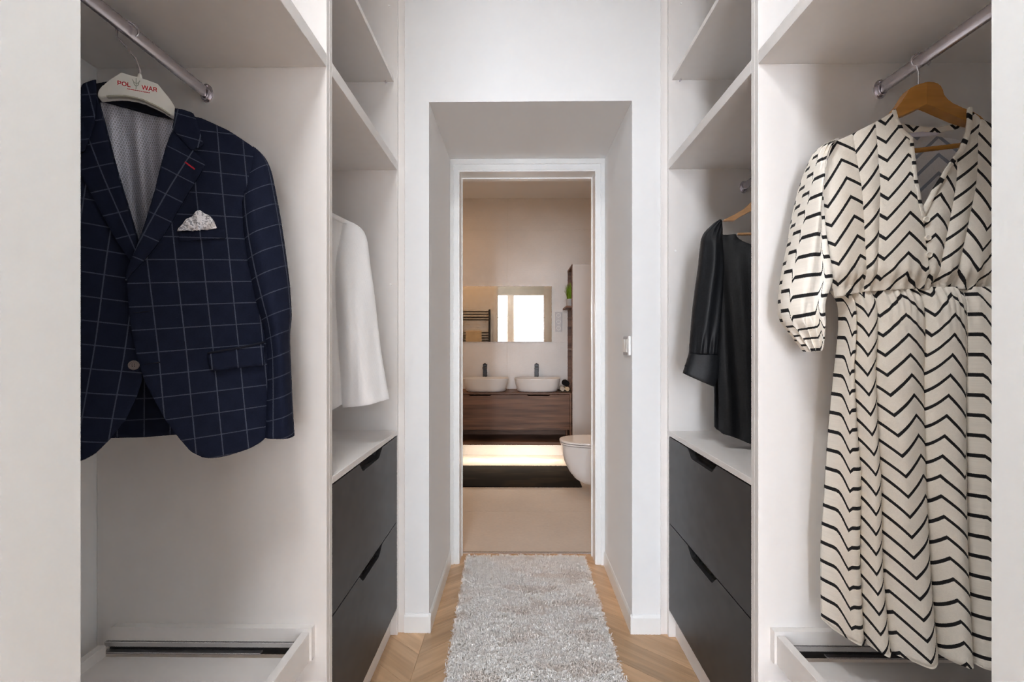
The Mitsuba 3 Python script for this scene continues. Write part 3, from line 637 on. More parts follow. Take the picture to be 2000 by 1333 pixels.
# Outlines of the hanging clothes, in metres: (across the garment, height above the floor).
OUTLINE = {
    'jacket_right_front': [(0.0783, 1.661), (0.1017, 1.662), (0.1237, 1.661), (0.171, 1.645), (0.2123, 1.622), (0.2366, 1.604), (0.2267, 1.564), (0.2082, 1.528), (0.1987, 1.488), (0.2016, 1.427), (0.2103, 1.351), (0.2259, 1.291), (0.2449, 1.225), (0.2572, 1.18), (0.2531, 1.08), (0.2471, 0.9751), (0.234, 0.9631), (0.2152, 0.9533), (0.1958, 0.9481), (0.1722, 0.9426), (0.1528, 0.9408), (0.1401, 0.9415), (0.1275, 0.9452), (0.1072, 0.9594), (0.0871, 0.9887), (0.0628, 1.031), (0.0427, 1.076), (0.0288, 1.108), (0.0191, 1.144), (0.014, 1.168), (0.0078, 1.214), (0.0051, 1.243), (0.003, 1.298), (0.0083, 1.326), (0.0217, 1.365), (0.0367, 1.417), (0.0534, 1.488), (0.0675, 1.577), (0.0748, 1.631)],
    'jacket_left_edge': [(-0.0512, 1.665), (-0.042, 1.628), (-0.028, 1.575), (-0.0057, 1.49), (0.0129, 1.415), (0.0218, 1.377), (0.0245, 1.315), (0.0193, 1.214), (0.0208, 1.139), (0.0237, 1.113), (0.0169, 1.081), (-0.0016, 1.031), (-0.026, 0.9945), (-0.0472, 0.9697), (-0.0643, 0.9595), (-0.083, 0.9552), (-0.1023, 0.9567)],
    'jacket_right_lapel': [(0.0754, 1.617), (0.093, 1.596), (0.1104, 1.58), (0.1225, 1.568), (0.1346, 1.556), (0.1252, 1.531), (0.1132, 1.504), (0.0933, 1.462), (0.0736, 1.414), (0.0516, 1.371), (0.0306, 1.339), (0.0131, 1.315), (0.003, 1.298), (0.0083, 1.326), (0.0217, 1.365), (0.0367, 1.417), (0.0534, 1.488), (0.0675, 1.577)],
    'jacket_right_collar': [(0.0783, 1.664), (0.0926, 1.665), (0.1099, 1.661), (0.1166, 1.646), (0.1217, 1.627), (0.1299, 1.593), (0.1201, 1.585), (0.1096, 1.577), (0.093, 1.596), (0.0754, 1.617), (0.0779, 1.643)],
    'jacket_left_lapel': [(-0.0513, 1.667), (-0.042, 1.628), (-0.028, 1.575), (-0.0057, 1.49), (0.0129, 1.415), (0.0218, 1.377), (0.0182, 1.333), (0.0085, 1.345), (-0.013, 1.382), (-0.0383, 1.437), (-0.0477, 1.459), (-0.0635, 1.493), (-0.0837, 1.518), (-0.0768, 1.534), (-0.0635, 1.547), (-0.0516, 1.604)],
    'jacket_left_collar': [(-0.0513, 1.667), (-0.0516, 1.604), (-0.0635, 1.547), (-0.0813, 1.544), (-0.095, 1.574), (-0.0849, 1.652), (-0.0742, 1.688), (-0.0543, 1.701)],
    'jacket_lining': [(-0.0749, 1.689), (-0.0599, 1.686), (-0.0261, 1.68), (0.0257, 1.674), (0.0621, 1.673), (0.0855, 1.675), (0.0696, 1.602), (0.0511, 1.512), (0.0311, 1.425), (0.0106, 1.368), (-0, 1.367), (-0.0157, 1.42), (-0.0397, 1.5), (-0.0583, 1.585)],
    'jacket_neck_facing': [(-0.0976, 1.653), (-0.096, 1.698), (-0.083, 1.708), (-0.065, 1.717), (-0.0475, 1.725), (-0.0349, 1.725), (-0.0229, 1.717), (0.0296, 1.712), (0.077, 1.689), (0.0826, 1.667), (0.0632, 1.669), (0.0269, 1.67), (-0.0246, 1.677), (-0.0583, 1.681), (-0.0699, 1.676), (-0.0854, 1.657)],
    'jacket_back_hem': [(-0.0903, 0.9815), (-0.046, 0.9788), (0.0045, 0.9757), (0.058, 0.9767), (0.1208, 0.9773), (0.191, 0.9776), (0.2542, 0.9847)],
    'jacket_sleeve_outer': [(0.2204, 1.624), (0.2338, 1.615), (0.2443, 1.603), (0.2537, 1.583), (0.2611, 1.549), (0.2675, 1.512), (0.275, 1.466), (0.2814, 1.421), (0.2879, 1.368), (0.2933, 1.32), (0.2966, 1.267), (0.2977, 1.243), (0.2944, 1.214), (0.2933, 1.196), (0.2944, 1.16), (0.2966, 1.112), (0.2987, 1.052), (0.3009, 1.01), (0.3031, 0.9714)],
    'jacket_sleeve_inner': [(0.2132, 1.609), (0.2042, 1.569), (0.1963, 1.543), (0.1913, 1.511), (0.1903, 1.488), (0.1923, 1.46), (0.1943, 1.431), (0.1973, 1.401), (0.2012, 1.376), (0.2092, 1.331), (0.2183, 1.292), (0.2274, 1.257), (0.2366, 1.225), (0.2427, 1.195), (0.2468, 1.16), (0.2468, 1.114), (0.2458, 1.068), (0.2437, 1.016), (0.2417, 0.9726)],
    'jacket_flap': [(0.137, 1.162), (0.1629, 1.167), (0.2001, 1.174), (0.2408, 1.185), (0.2418, 1.133), (0.2148, 1.131), (0.1809, 1.128), (0.1528, 1.123), (0.1435, 1.127), (0.1398, 1.135)],
    'jacket_welt': [(0.0873, 1.407), (0.1267, 1.415), (0.1676, 1.425), (0.1694, 1.406), (0.1275, 1.396), (0.089, 1.389)],
    'jacket_square': [(0.0864, 1.408), (0.0916, 1.42), (0.0985, 1.429), (0.1046, 1.438), (0.1108, 1.441), (0.1187, 1.452), (0.1258, 1.455), (0.132, 1.451), (0.1374, 1.449), (0.1437, 1.444), (0.1492, 1.436), (0.1537, 1.423), (0.1222, 1.414)],
    'jacket_spots': [(0.0134, 1.139), (0.0116, 1.242), (0.0382, 1.246), (0.0291, 1.14), (0.0552, 1.144), (0.0999, 1.549), (0.1152, 1.538), (0.2942, 1.06), (0.2952, 1.036), (0.2963, 1.012), (0.2909, 1.039)],
    'jacket_hanger': [(-0.0153, 1.727), (-0.0021, 1.725), (0.013, 1.724), (0.03, 1.721), (0.0446, 1.718), (0.0559, 1.704), (0.0674, 1.689), (0.0745, 1.676), (0.0789, 1.667), (0.0798, 1.658), (0.0771, 1.654), (0.0647, 1.659), (0.0516, 1.667), (0.036, 1.673), (0.0215, 1.678), (0.0079, 1.68), (-0.0062, 1.68), (-0.0194, 1.678), (-0.0365, 1.673), (-0.0518, 1.668), (-0.0526, 1.676), (-0.0502, 1.685), (-0.0462, 1.692), (-0.0325, 1.709)],
    'jacket_hook': [(0.0125, 1.731), (0.0125, 1.744), (0.0125, 1.761), (0.0057, 1.774), (-0.001, 1.785)],
    'dress_left_front': [(-0.0736, 1.699), (-0.0681, 1.677), (-0.0581, 1.649), (-0.0426, 1.633), (-0.0448, 1.605), (-0.0481, 1.536), (-0.0419, 1.489), (-0.0329, 1.454), (-0.0279, 1.405), (-0.0249, 1.349), (-0.0229, 1.301), (-0.0567, 1.301), (-0.0957, 1.299), (-0.1294, 1.298), (-0.1676, 1.292), (-0.1961, 1.285), (-0.2018, 1.316), (-0.2085, 1.369), (-0.2171, 1.439), (-0.2247, 1.498), (-0.2303, 1.558), (-0.2313, 1.606), (-0.2191, 1.631), (-0.1973, 1.638), (-0.1764, 1.645), (-0.1341, 1.665), (-0.1064, 1.679), (-0.0916, 1.687)],
    'dress_right_front': [(0.0853, 1.698), (0.0827, 1.67), (0.0763, 1.645), (0.0583, 1.603), (0.0381, 1.58), (0.0174, 1.556), (-0.0116, 1.511), (-0.0239, 1.482), (-0.0329, 1.455), (-0.0279, 1.405), (-0.0249, 1.349), (-0.0229, 1.301), (0.0189, 1.302), (0.0722, 1.299), (0.1172, 1.294), (0.1716, 1.288), (0.178, 1.35), (0.1844, 1.461), (0.1958, 1.563), (0.1897, 1.608), (0.1596, 1.643), (0.1234, 1.672), (0.1024, 1.686)],
    'dress_back_inner': [(-0.0495, 1.702), (-0.0217, 1.691), (0.0059, 1.683), (0.0532, 1.676), (0.0881, 1.679), (0.1174, 1.682), (0.1314, 1.665), (0.1206, 1.595), (0.0772, 1.502), (0.0224, 1.421), (-0.0107, 1.481), (-0.0217, 1.589)],
    'dress_back_band': [(-0.0478, 1.704), (-0.0256, 1.693), (0.0019, 1.686), (0.0489, 1.679), (0.0836, 1.685), (0.1139, 1.694), (0.115, 1.679), (0.0836, 1.672), (0.0489, 1.665), (0.0074, 1.669), (-0.0256, 1.675), (-0.0455, 1.682)],
    'dress_sleeve_outer': [(-0.2075, 1.639), (-0.2232, 1.629), (-0.2334, 1.606), (-0.2424, 1.575), (-0.2515, 1.537), (-0.2606, 1.498), (-0.2697, 1.459), (-0.2788, 1.421), (-0.2867, 1.384), (-0.2947, 1.349), (-0.3004, 1.315), (-0.3027, 1.282), (-0.3027, 1.256), (-0.2993, 1.234), (-0.2879, 1.215), (-0.2765, 1.2), (-0.2662, 1.186), (-0.256, 1.174), (-0.2458, 1.163)],
    'dress_sleeve_inner': [(-0.1841, 1.643), (-0.204, 1.618), (-0.2184, 1.577), (-0.2239, 1.536), (-0.2251, 1.501), (-0.2217, 1.454), (-0.2151, 1.413), (-0.2073, 1.377), (-0.1995, 1.348), (-0.1973, 1.321), (-0.204, 1.303), (-0.2117, 1.284), (-0.2151, 1.266), (-0.2139, 1.248), (-0.2106, 1.23), (-0.2106, 1.213), (-0.2128, 1.195), (-0.2162, 1.181), (-0.2228, 1.167)],
    'dress_skirt_left': [(-0.1817, 1.302), (-0.1672, 1.278), (-0.1672, 1.219), (-0.1705, 1.172), (-0.1761, 1.119), (-0.1817, 1.053), (-0.1873, 0.9794), (-0.1918, 0.9044), (-0.1951, 0.8319), (-0.1996, 0.7557), (-0.2019, 0.6962), (-0.2007, 0.6368), (-0.1996, 0.5834), (-0.1985, 0.5478), (-0.1974, 0.5252)],
    'dress_hem': [(-0.2128, 0.544), (-0.1866, 0.5235), (-0.1562, 0.515), (-0.1248, 0.5088), (-0.0948, 0.4957), (-0.0595, 0.4945), (-0.0235, 0.4876), (0.0008, 0.4869), (0.0197, 0.4949), (0.0407, 0.4962), (0.0719, 0.4868), (0.0999, 0.4796), (0.1226, 0.4788), (0.1646, 0.4782), (0.2256, 0.4799)],
    'dress_skirt_right': [(0.2054, 1.298), (0.2107, 1.218), (0.2169, 1.122), (0.2232, 0.9866), (0.2294, 0.8448), (0.2377, 0.7147), (0.246, 0.6066), (0.2523, 0.4642)],
    'dress_buttons': [(-0.0329, 1.448), (-0.0289, 1.409), (-0.0279, 1.372), (-0.0269, 1.333)],
    'dress_tag': [(-0.0065, 1.667), (0.0142, 1.67), (0.0555, 1.666), (0.0522, 1.66), (0.0142, 1.658), (-0.0043, 1.659)],
    'dress_hanger': [(-0.0577, 1.712), (-0.0478, 1.725), (-0.0391, 1.74), (-0.0347, 1.748), (-0.0293, 1.755), (-0.0184, 1.76), (-0.0064, 1.763), (0.0044, 1.765), (0.0174, 1.764), (0.026, 1.761), (0.0325, 1.756), (0.0368, 1.748), (0.04, 1.736), (0.0486, 1.726), (0.0594, 1.718), (0.0818, 1.708), (0.1042, 1.7), (0.1212, 1.69), (0.1318, 1.68), (0.1212, 1.673), (0.1032, 1.676), (0.0733, 1.685), (0.0497, 1.695), (0.0303, 1.703), (0.0141, 1.71), (0.0001, 1.715), (-0.0238, 1.704), (-0.0478, 1.694), (-0.0588, 1.691), (-0.0697, 1.698)],
    'dress_bar': [(-0.0435, 1.624), (-0.0173, 1.627), (0.0411, 1.631), (0.0925, 1.635), (0.1159, 1.638)],
    'dress_hook': [(-0.0043, 1.761), (-0.0043, 1.791), (-0.0032, 1.82)],
    'shirt_half': [(0.0732, 1.646), (0.0966, 1.642), (0.1361, 1.636), (0.1699, 1.629), (0.1862, 1.62), (0.201, 1.611), (0.2292, 1.601), (0.2596, 1.583), (0.2698, 1.541), (0.2662, 1.452), (0.2594, 1.309), (0.2492, 1.132), (0.2324, 0.9924), (0.1783, 0.9597), (0.1291, 0.9511), (0.0674, 0.9483), (0.0043, 0.95)],
    'shirt_sleeve_outer': [(0.2395, 1.601), (0.2582, 1.592), (0.2769, 1.576), (0.289, 1.546), (0.2941, 1.5), (0.2993, 1.453), (0.3097, 1.376), (0.3184, 1.299), (0.3271, 1.222), (0.3359, 1.144), (0.3447, 1.091), (0.3517, 1.049), (0.3623, 0.9907)],
    'shirt_sleeve_inner': [(0.206, 1.589), (0.1927, 1.536), (0.1829, 1.482), (0.1812, 1.421), (0.1829, 1.36), (0.1861, 1.29), (0.1911, 1.212), (0.196, 1.133), (0.1993, 1.089), (0.2026, 1.054), (0.2043, 1.01), (0.206, 0.9834), (0.2076, 0.9657)],
    'shirt_collar': [(0.1602, 1.621), (0.1764, 1.63), (0.1961, 1.613), (0.2059, 1.587), (0.1928, 1.564), (0.1734, 1.53), (0.1605, 1.543)],
    'blouse_half': [(-0.2363, 1.594), (-0.2192, 1.591), (-0.2007, 1.581), (-0.1905, 1.558), (-0.1822, 1.535), (-0.1647, 1.518), (-0.1412, 1.506), (-0.0939, 1.49), (-0.026, 1.482), (-0.0289, 0.8542), (-0.0967, 0.8548), (-0.1441, 0.8554), (-0.1545, 0.8581), (-0.1854, 0.871), (-0.2075, 0.8795), (-0.2296, 0.8845), (-0.24, 0.8956), (-0.24, 0.9978), (-0.2429, 1.083), (-0.2415, 1.168), (-0.2385, 1.27), (-0.2355, 1.372), (-0.2381, 1.475), (-0.2461, 1.544)],
    'blouse_sleeve_outer': [(-0.2335, 1.598), (-0.2501, 1.588), (-0.2684, 1.571), (-0.2834, 1.556), (-0.2934, 1.537), (-0.3001, 1.487), (-0.3067, 1.43), (-0.3168, 1.365), (-0.3251, 1.299), (-0.3302, 1.24), (-0.3352, 1.183), (-0.3369, 1.151)],
    'blouse_sleeve_inner': [(-0.2267, 1.585), (-0.225, 1.55), (-0.2283, 1.516), (-0.2267, 1.474), (-0.2267, 1.426), (-0.2283, 1.385), (-0.2316, 1.338), (-0.2349, 1.295), (-0.2398, 1.236), (-0.243, 1.202), (-0.2447, 1.177), (-0.2463, 1.148)],
    'blouse_cuff_outer': [(-0.3369, 1.151), (-0.3436, 1.128), (-0.3503, 1.106), (-0.357, 1.085)],
    'blouse_cuff_inner': [(-0.2448, 1.148), (-0.2431, 1.108), (-0.2448, 1.074), (-0.2579, 1.04)],
    'blouse_hanger': [(-0.2269, 1.591), (-0.1905, 1.609), (-0.1576, 1.628), (-0.1281, 1.656), (-0.0922, 1.683), (-0.0516, 1.708), (-0.0112, 1.724), (-0.0112, 1.69), (-0.0516, 1.675), (-0.0922, 1.649), (-0.1281, 1.626), (-0.1741, 1.601), (-0.2103, 1.578), (-0.2219, 1.577)],
    'blouse_bar': [(-0.1741, 1.548), (-0.1281, 1.552), (-0.0112, 1.561), (0.085, 1.568)],
}
PLANES = {'jacket': (-0.795, 1.0, 26), 'dress': (0.912, 1.12, -5), 'shirt': (-0.799, 1.6, 20), 'blouse': (0.908, 1.62, -5)}   # x, y of the hook and the turn in degrees

# ------------------------------------------------------------------ hanging clothes
class Plane:
    """The vertical plane a garment hangs in: s runs across it to the right, N points out of its front."""
    def __init__(self, x, y, deg):
        a = math.radians(deg)
        self.O = np.array([x, y, 0.0]); self.S = np.array([math.cos(a), math.sin(a), 0.0]); self.N = np.array([math.sin(a), -math.cos(a), 0.0])
    def at(self, s, z, n=0.0):
        s, z, n = np.broadcast_arrays(*(np.asarray(k, float) for k in (s, z, n)))
        return self.O + s[..., None] * self.S + n[..., None] * self.N + z[..., None] * np.array([0, 0, 1.0])
PL = {k: Plane(*v) for k, v in PLANES.items()}

def resample(pts, step=None, count=None):
    p = np.asarray(pts, float)
    d = np.concatenate([[0], np.cumsum(np.linalg.norm(np.diff(p, axis=0), axis=1))])
    n = count or max(2, int(round(d[-1] / step)) + 1)
    t = np.linspace(0, d[-1], n)
    return np.stack([np.interp(t, d, p[:, k]) for k in range(p.shape[1])], 1)

def smooth_line(pts, n, k=2):
    p = resample(pts, count=n)
    for _ in range(k):
        p[1:-1] = 0.25 * p[:-2] + 0.5 * p[1:-1] + 0.25 * p[2:]
    return p

def cloth(pts, nfn, pl, thick=0.003, res=0.010, uvfn=None):
    """A piece of fabric with real thickness: the outline filled with a fine net that follows nfn."""
    poly = pts if isinstance(pts, shapely.geometry.base.BaseGeometry) else Polygon(pts).buffer(0)
    if poly.geom_type != 'Polygon': poly = max(poly.geoms, key=lambda g: g.area)
    b = resample(np.array(poly.exterior.coords), step=res * 0.8)[:-1]
    x0, y0, x1, y1 = poly.bounds
    gx, gy = np.meshgrid(np.arange(x0, x1 + res, res), np.arange(y0, y1 + res, res * 0.866))
    gx = gx + (np.arange(gx.shape[0]) % 2)[:, None] * res / 2
    g = np.stack([gx.ravel(), gy.ravel()], 1)
    ins = poly.buffer(-res * 0.55)
    if not ins.is_empty: g = g[shapely.contains_xy(ins, g[:, 0], g[:, 1])]
    else: g = g[:0]
    p = np.vstack([b, g])
    tri = Delaunay(p).simplices
    c = p[tri].mean(1)
    tri = tri[shapely.contains_xy(poly.buffer(1e-5), c[:, 0], c[:, 1])]
    e1, e2 = p[tri[:, 1]] - p[tri[:, 0]], p[tri[:, 2]] - p[tri[:, 0]]
    area = e1[:, 0] * e2[:, 1] - e1[:, 1] * e2[:, 0]
    tri = tri[np.abs(area) > 1e-10]; area = area[np.abs(area) > 1e-10]
    tri[area < 0] = tri[area < 0][:, ::-1]
    n = np.broadcast_to(nfn(p[:, 0], p[:, 1]) if callable(nfn) else nfn, (len(p),))
    fr, bk = pl.at(p[:, 0], p[:, 1], n), pl.at(p[:, 0], p[:, 1], n - thick)
    m, nb = len(p), len(b)
    i = np.arange(nb); j = (i + 1) % nb
    ccw = Polygon(b).exterior.is_ccw
    rim = np.vstack([np.stack([i, i + m, j], 1), np.stack([j, i + m, j + m], 1)])
    if not ccw: rim = rim[:, ::-1]
    F = np.vstack([tri, tri[:, ::-1] + m, rim])
    uv = np.stack(uvfn(p[:, 0], p[:, 1]) if uvfn else (p[:, 0], p[:, 1]), 1)
    return (np.vstack([fr, bk]), F), np.vstack([uv, uv])

def rot_uv(deg, u0=0.0, v0=0.0, shear=0.0):
    c, s = math.cos(math.radians(deg)), math.sin(math.radians(deg))
    return lambda x, z: (x * c + z * s + u0, -x * s + z * c + v0)

def sleeve(outer, inner, pl, depth, n0, rows=60, cols=40, fold=None, uvfn=None, hollow=0.02, flatten=1.0, crimp=None):
    """A sleeve lofted between its two silhouette lines, open and hemmed at the cuff."""
    o, q = smooth_line(outer, rows), smooth_line(inner, rows)
    c, h = (o + q) / 2, (o - q) / 2
    dv = np.concatenate([[0], np.cumsum(np.linalg.norm(np.diff(c, axis=0), axis=1))])
    th = np.linspace(0, 2 * np.pi, cols + 1)
    V, UV = [], []
    def ring(i, k=1.0, lift=0.0):
        t = i / (rows - 1)
        f = fold(th, t) if fold else 0.0
        g = crimp(th, t) if crimp else 0.0
        k = k * (1 + g)
        a = np.cos(th) * k
        r = np.linalg.norm(h[i])
        d = np.interp(t, np.linspace(0, 1, len(depth)), depth)
        s = c[i, 0] + h[i, 0] * a
        z = c[i, 1] + h[i, 1] * a + lift
        n = np.interp(t, np.linspace(0, 1, len(n0)), n0) + np.sign(np.sin(th)) * np.abs(np.sin(th)) ** flatten * d * k + f * np.sin(th) ** 2 * np.sign(np.sin(th))
        V.append(pl.at(s, z, n))
        per = r * th
        UV.append(np.stack(uvfn(th, t, r, dv[i]) if uvfn else (per, np.full_like(per, -dv[i])), 1))
    for i in range(rows): ring(i)
    for k, lift in ((0.93, 0.0005), (0.86, hollow)):
        ring(rows - 1, k, lift)
    n = cols + 1
    R = len(V)
    V, UV = np.concatenate(V), np.concatenate(UV)
    F = []
    for i in range(R - 1):
        k = np.arange(cols)
        a = i * n + k
        F.append(np.stack([a, a + n, a + 1], 1)); F.append(np.stack([a + 1, a + n, a + n + 1], 1))
    F = np.concatenate(F)
    for base, flip in ((0, True), ((R - 1) * n, False)):
        ctr = V[base:base + n].mean(0)
        V = np.vstack([V, ctr]); UV = np.vstack([UV, UV[base:base + n].mean(0)])
        k = np.arange(cols)
        f = np.stack([np.full(cols, len(V) - 1), base + k, base + k + 1], 1)
        F = np.vstack([F, f if flip else f[:, ::-1]])
    m = trimesh.Trimesh(V, F, process=False)
    return (V, F if m.volume > 0 else F[:, ::-1]), UV

def put(key, mu, mat_):
    return obj(key, mu[0], mat_, uv=mu[1])
def mirror(pts, c=0.007):
    return [(2 * c - a, b) for a, b in pts][::-1]
def slab(pts, pl, n0, n1):
    """A flat piece with its outline in the garment's plane, from depth n0 to n1."""
    m = extrude(pts, n0, n1, 'xy')
    v = m.vertices
    m = trimesh.Trimesh(pl.at(v[:, 0], v[:, 1], v[:, 2]), m.faces, process=False)
    if m.volume < 0: m.invert()
    return m
def button_at(pl, s, z, n, r, t=0.003):
    m = lathe([(0, 0), (r, 0), (r, t * 0.7), (r * 0.9, t), (r * 0.72, t), (r * 0.62, t * 0.65), (0, t * 0.65)], 24)
    v = m.vertices
    m = trimesh.Trimesh(pl.at(s + v[:, 0], z + v[:, 1], n + v[:, 2]), m.faces, process=False)
    if m.volume < 0: m.invert()
    return m

# --- fabrics
def line_at(x, period, width):
    f = dr.abs(x / period - dr.floor(x / period) - 0.5) * period
    return 1 - smoothstep(width * 0.55, width * 1.15, f)
def plaid_fn(p, n, uv):
    u, v = uv.x, uv.y
    tw = 0.5 + 0.5 * dr.sin((u + v) * 5200)
    slub = noise(u * 900, v * 900)
    band = 0.5 + 0.5 * dr.sin(u * 2 * math.pi / 0.047) * dr.sin(v * 2 * math.pi / 0.046)
    base = mix((0.0048, 0.0068, 0.0175), (0.0085, 0.0115, 0.027), 0.5 * slub + 0.3 * band + 0.2 * tw)
    k = dr.maximum(line_at(u, 0.047, 0.0013), line_at(v, 0.046, 0.0013) * 0.85)
    return base * (1 - k * 0.40) + mi.Color3f(0.12, 0.135, 0.18) * (k * 0.38)
def sheen_cloth(key, fn, rough=0.85, sheen=0.3, spec=0.2, bump=None):
    return fn_mat(key, fn, rough, spec, bump, sheen=sheen)
sheen_cloth('m_plaid', plaid_fn, sheen=0.08, spec=0.12)
def lining_fn(p, n, uv):
    u, v = uv.x / 0.0044, uv.y / 0.0056
    row = dr.floor(v)
    uu = u + 0.5 * (row - 2 * dr.floor(row / 2))
    fu, fv = uu - dr.floor(uu) - 0.5, v - row - 0.5
    d = dr.abs(dr.abs(fu) * 1.25 + dr.abs(fv) * 0.9 - 0.34)
    mark = 1 - smoothstep(0.07, 0.20, d)
    band = 0.5 + 0.5 * dr.sin(uv.x * 2 * math.pi / 0.021)
    base = mix((0.50, 0.51, 0.59), (0.70, 0.71, 0.81), band)
    return base * (1 - mark * 0.72)
sheen_cloth('m_lining', lining_fn, rough=0.5, sheen=0.2, spec=0.4)
def square_fn(p, n, uv):
    a = fbm(uv.x * 420, uv.y * 420, 0, 3)
    return mix((0.32, 0.33, 0.37), (0.80, 0.80, 0.84), smoothstep(0.36, 0.50, a))
sheen_cloth('m_pocket_square', square_fn, rough=0.6)
flat('m_navy', (0.0075, 0.0085, 0.016), 0.8, 0.15)
flat('m_red_thread', (0.30, 0.010, 0.022), 0.7, 0.2)
flat('m_horn', (0.13, 0.105, 0.10), 0.3, 0.5)

# --- navy suit jacket
pl, o = PL['jacket'], OUTLINE
jk = thing('suit_jacket', 'navy windowpane check suit jacket hanging from the left rod', 'jacket')
def ripple(s, z, amp=0.0025, f=11, seed=0):
    q = np.stack([s * f, z * f * 0.45, np.full_like(s, seed)], -1)
    return (meshkit.fbm(q, 3, 3) - 0.5) * 2 * amp
nj = lambda s, z: n_jacket(s, z) + ripple(s, z, 0.004)
rf = o['jacket_right_front']
k = put(jk + '__front_panel', cloth(rf, lambda s, z: nj(s, z) + 0.010 * sstep(0.03, -0.03, s) + 0.004, pl, 0.004, 0.009, rot_uv(5.0, 0.012, 0.017)), 'm_plaid')
neck_r = rf[:1]
hid = mirror([q for q in rf if q[0] > 0.09 and q[1] > 0.965])     # the half behind the pier mirrors the half in view
left_pts = list(o['jacket_left_edge']) + [(-0.20, 0.955), (-0.245, 0.975)]
up = sorted([q for q in hid], key=lambda q: q[1])
side_up = [q for q in mirror(rf[6:17])]
left_front = Polygon(list(o['jacket_left_edge']) + [(-0.20, 0.952), (-0.238, 0.972), (-0.24, 1.1), (-0.225, 1.3), (-0.215, 1.42), (-0.205, 1.47), (-0.21, 1.53), (-0.224, 1.585), (-0.20, 1.612), (-0.15, 1.636), (-0.10, 1.657), (-0.075, 1.668)]).buffer(0)
k = put(jk + '__front_panel', cloth(left_front, lambda s, z: nj(s, z) - 0.004 * sstep(-0.06, 0.0, s), pl, 0.004, 0.009, rot_uv(-7.0, 0.030, 0.010)), 'm_plaid')
def lap(add):
    return lambda s, z: nj(s, z) + add
def roll(fold_pts, base, width=0.035, lift=0.007):
    line = shapely.LineString(fold_pts)
    def f(s, z):
        d = shapely.distance(shapely.points(s, z), line)
        return nj(s, z) + base + lift * np.exp(-(d / width) ** 2)
    return f
lp = put(jk + '__lapel', cloth(o['jacket_right_lapel'], roll(o['jacket_right_lapel'][12:], 0.019), pl, 0.0045, 0.008, rot_uv(-23, 0.02, 0.016)), 'm_plaid')
sp = o['jacket_spots']
q = [sp[5], sp[6]]
put(lp + '__buttonhole', cloth(shapely.LineString(q).buffer(0.0016), roll(o['jacket_right_lapel'][12:], 0.0205), pl, 0.0015, 0.004), 'm_red_thread')
put(jk + '__lapel', cloth(o['jacket_left_lapel'], roll(o['jacket_left_lapel'][:7], 0.006), pl, 0.0045, 0.008, rot_uv(20, 0.01, 0.006)), 'm_plaid')
put(jk + '__collar', cloth(o['jacket_right_collar'], roll(o['jacket_right_lapel'][-3:], 0.0235, 0.03, 0.004), pl, 0.0045, 0.007, rot_uv(-8, 0.031, 0.030)), 'm_plaid')
put(jk + '__collar', cloth(o['jacket_left_collar'], roll(o['jacket_left_lapel'][:3], 0.011, 0.03, 0.004), pl, 0.0045, 0.007, rot_uv(14, 0.01, 0.0)), 'm_plaid')
def lining_n(s, z):
    return -0.026 + 0.0060 * np.sin(s * 150 + 14 * (z - 1.5)) * sstep(1.70, 1.60, z) + ripple(s, z, 0.007, 16, 3)
put(jk + '__lining', cloth(o['jacket_lining'], lining_n, pl, 0.003, 0.006, rot_uv(3)), 'm_lining')
put(jk + '__neck_facing', cloth(o['jacket_neck_facing'], -0.020, pl, 0.003, 0.008), 'm_navy')
# back of the jacket
sh = [(0.075, 1.672), (0.13, 1.648), (0.20, 1.617), (0.232, 1.592), (0.215, 1.48), (0.225, 1.36), (0.245, 1.20), (0.25, 1.0)]
hem = sorted(o['jacket_back_hem'], key=lambda q: -q[0])
back = [q for q in sh] + [(q[0], q[1]) for q in hem] + [(2 * 0.007 - a, b) for a, b in sh[::-1]]
put(jk + '__back_panel', cloth(Polygon(back).buffer(0), lambda s, z: -0.030 - 0.035 * np.clip(1 - ((s - 0.007) / 0.27) ** 2, 0, 1) * (1 - 0.5 * sstep(1.5, 1.7, z)) + ripple(s, z, 0.004), pl, 0.004, 0.012, rot_uv(0, 0.02, 0.02)), 'm_plaid')
# sleeves
def sleeve_fold(th, t):
    return 0.0045 * np.sin(3 * th + 5 * t) * sstep(0.05, 0.3, t) + 0.004 * np.sin(th * 2 + 17 * t) * np.exp(-((t - 0.55) / 0.16) ** 2)
def jk_sleeve(outer, inner, flip):
    f = -1 if flip else 1
    def uvf(th, t, r, v):
        return (f * th * 0.068 / math.pi * 1.25 + 0.006 + 0.010 * t, -v - 0.30 * r * np.cos(th) + 0.028 + np.zeros_like(th))
    return sleeve(outer, inner, pl, [0.020, 0.050, 0.060, 0.058, 0.052, 0.046], [0.006, 0.010, 0.016, 0.020, 0.022], rows=70, cols=48, fold=sleeve_fold, uvfn=uvf, hollow=0.03)
sl = put(jk + '__sleeve', jk_sleeve(o['jacket_sleeve_outer'], o['jacket_sleeve_inner'], False), 'm_plaid')
mo = [(2 * 0.007 - a, b) for a, b in o['jacket_sleeve_outer']]
mi_ = [(2 * 0.007 - a, b) for a, b in o['jacket_sleeve_inner']]
lim = lambda pts: [(max(a, -0.262), b) for a, b in pts]
put(jk + '__sleeve', jk_sleeve(lim(mi_), lim(mo), True), 'm_plaid')
for i in (7, 8, 9):
    s, z = sp[i]
    obj(sl + '__cuff_button', button_at(pl, s - 0.004, z - 0.004, 0.040, 0.0065), 'm_navy', smooth=40)
s, z = sp[10]
obj(sl + '__cuff_stitch', slab(shapely.LineString([(s - 0.007, z + 0.002), (s + 0.002, z - 0.001)]).buffer(0.0012), pl, 0.043, 0.046), 'm_red_thread')
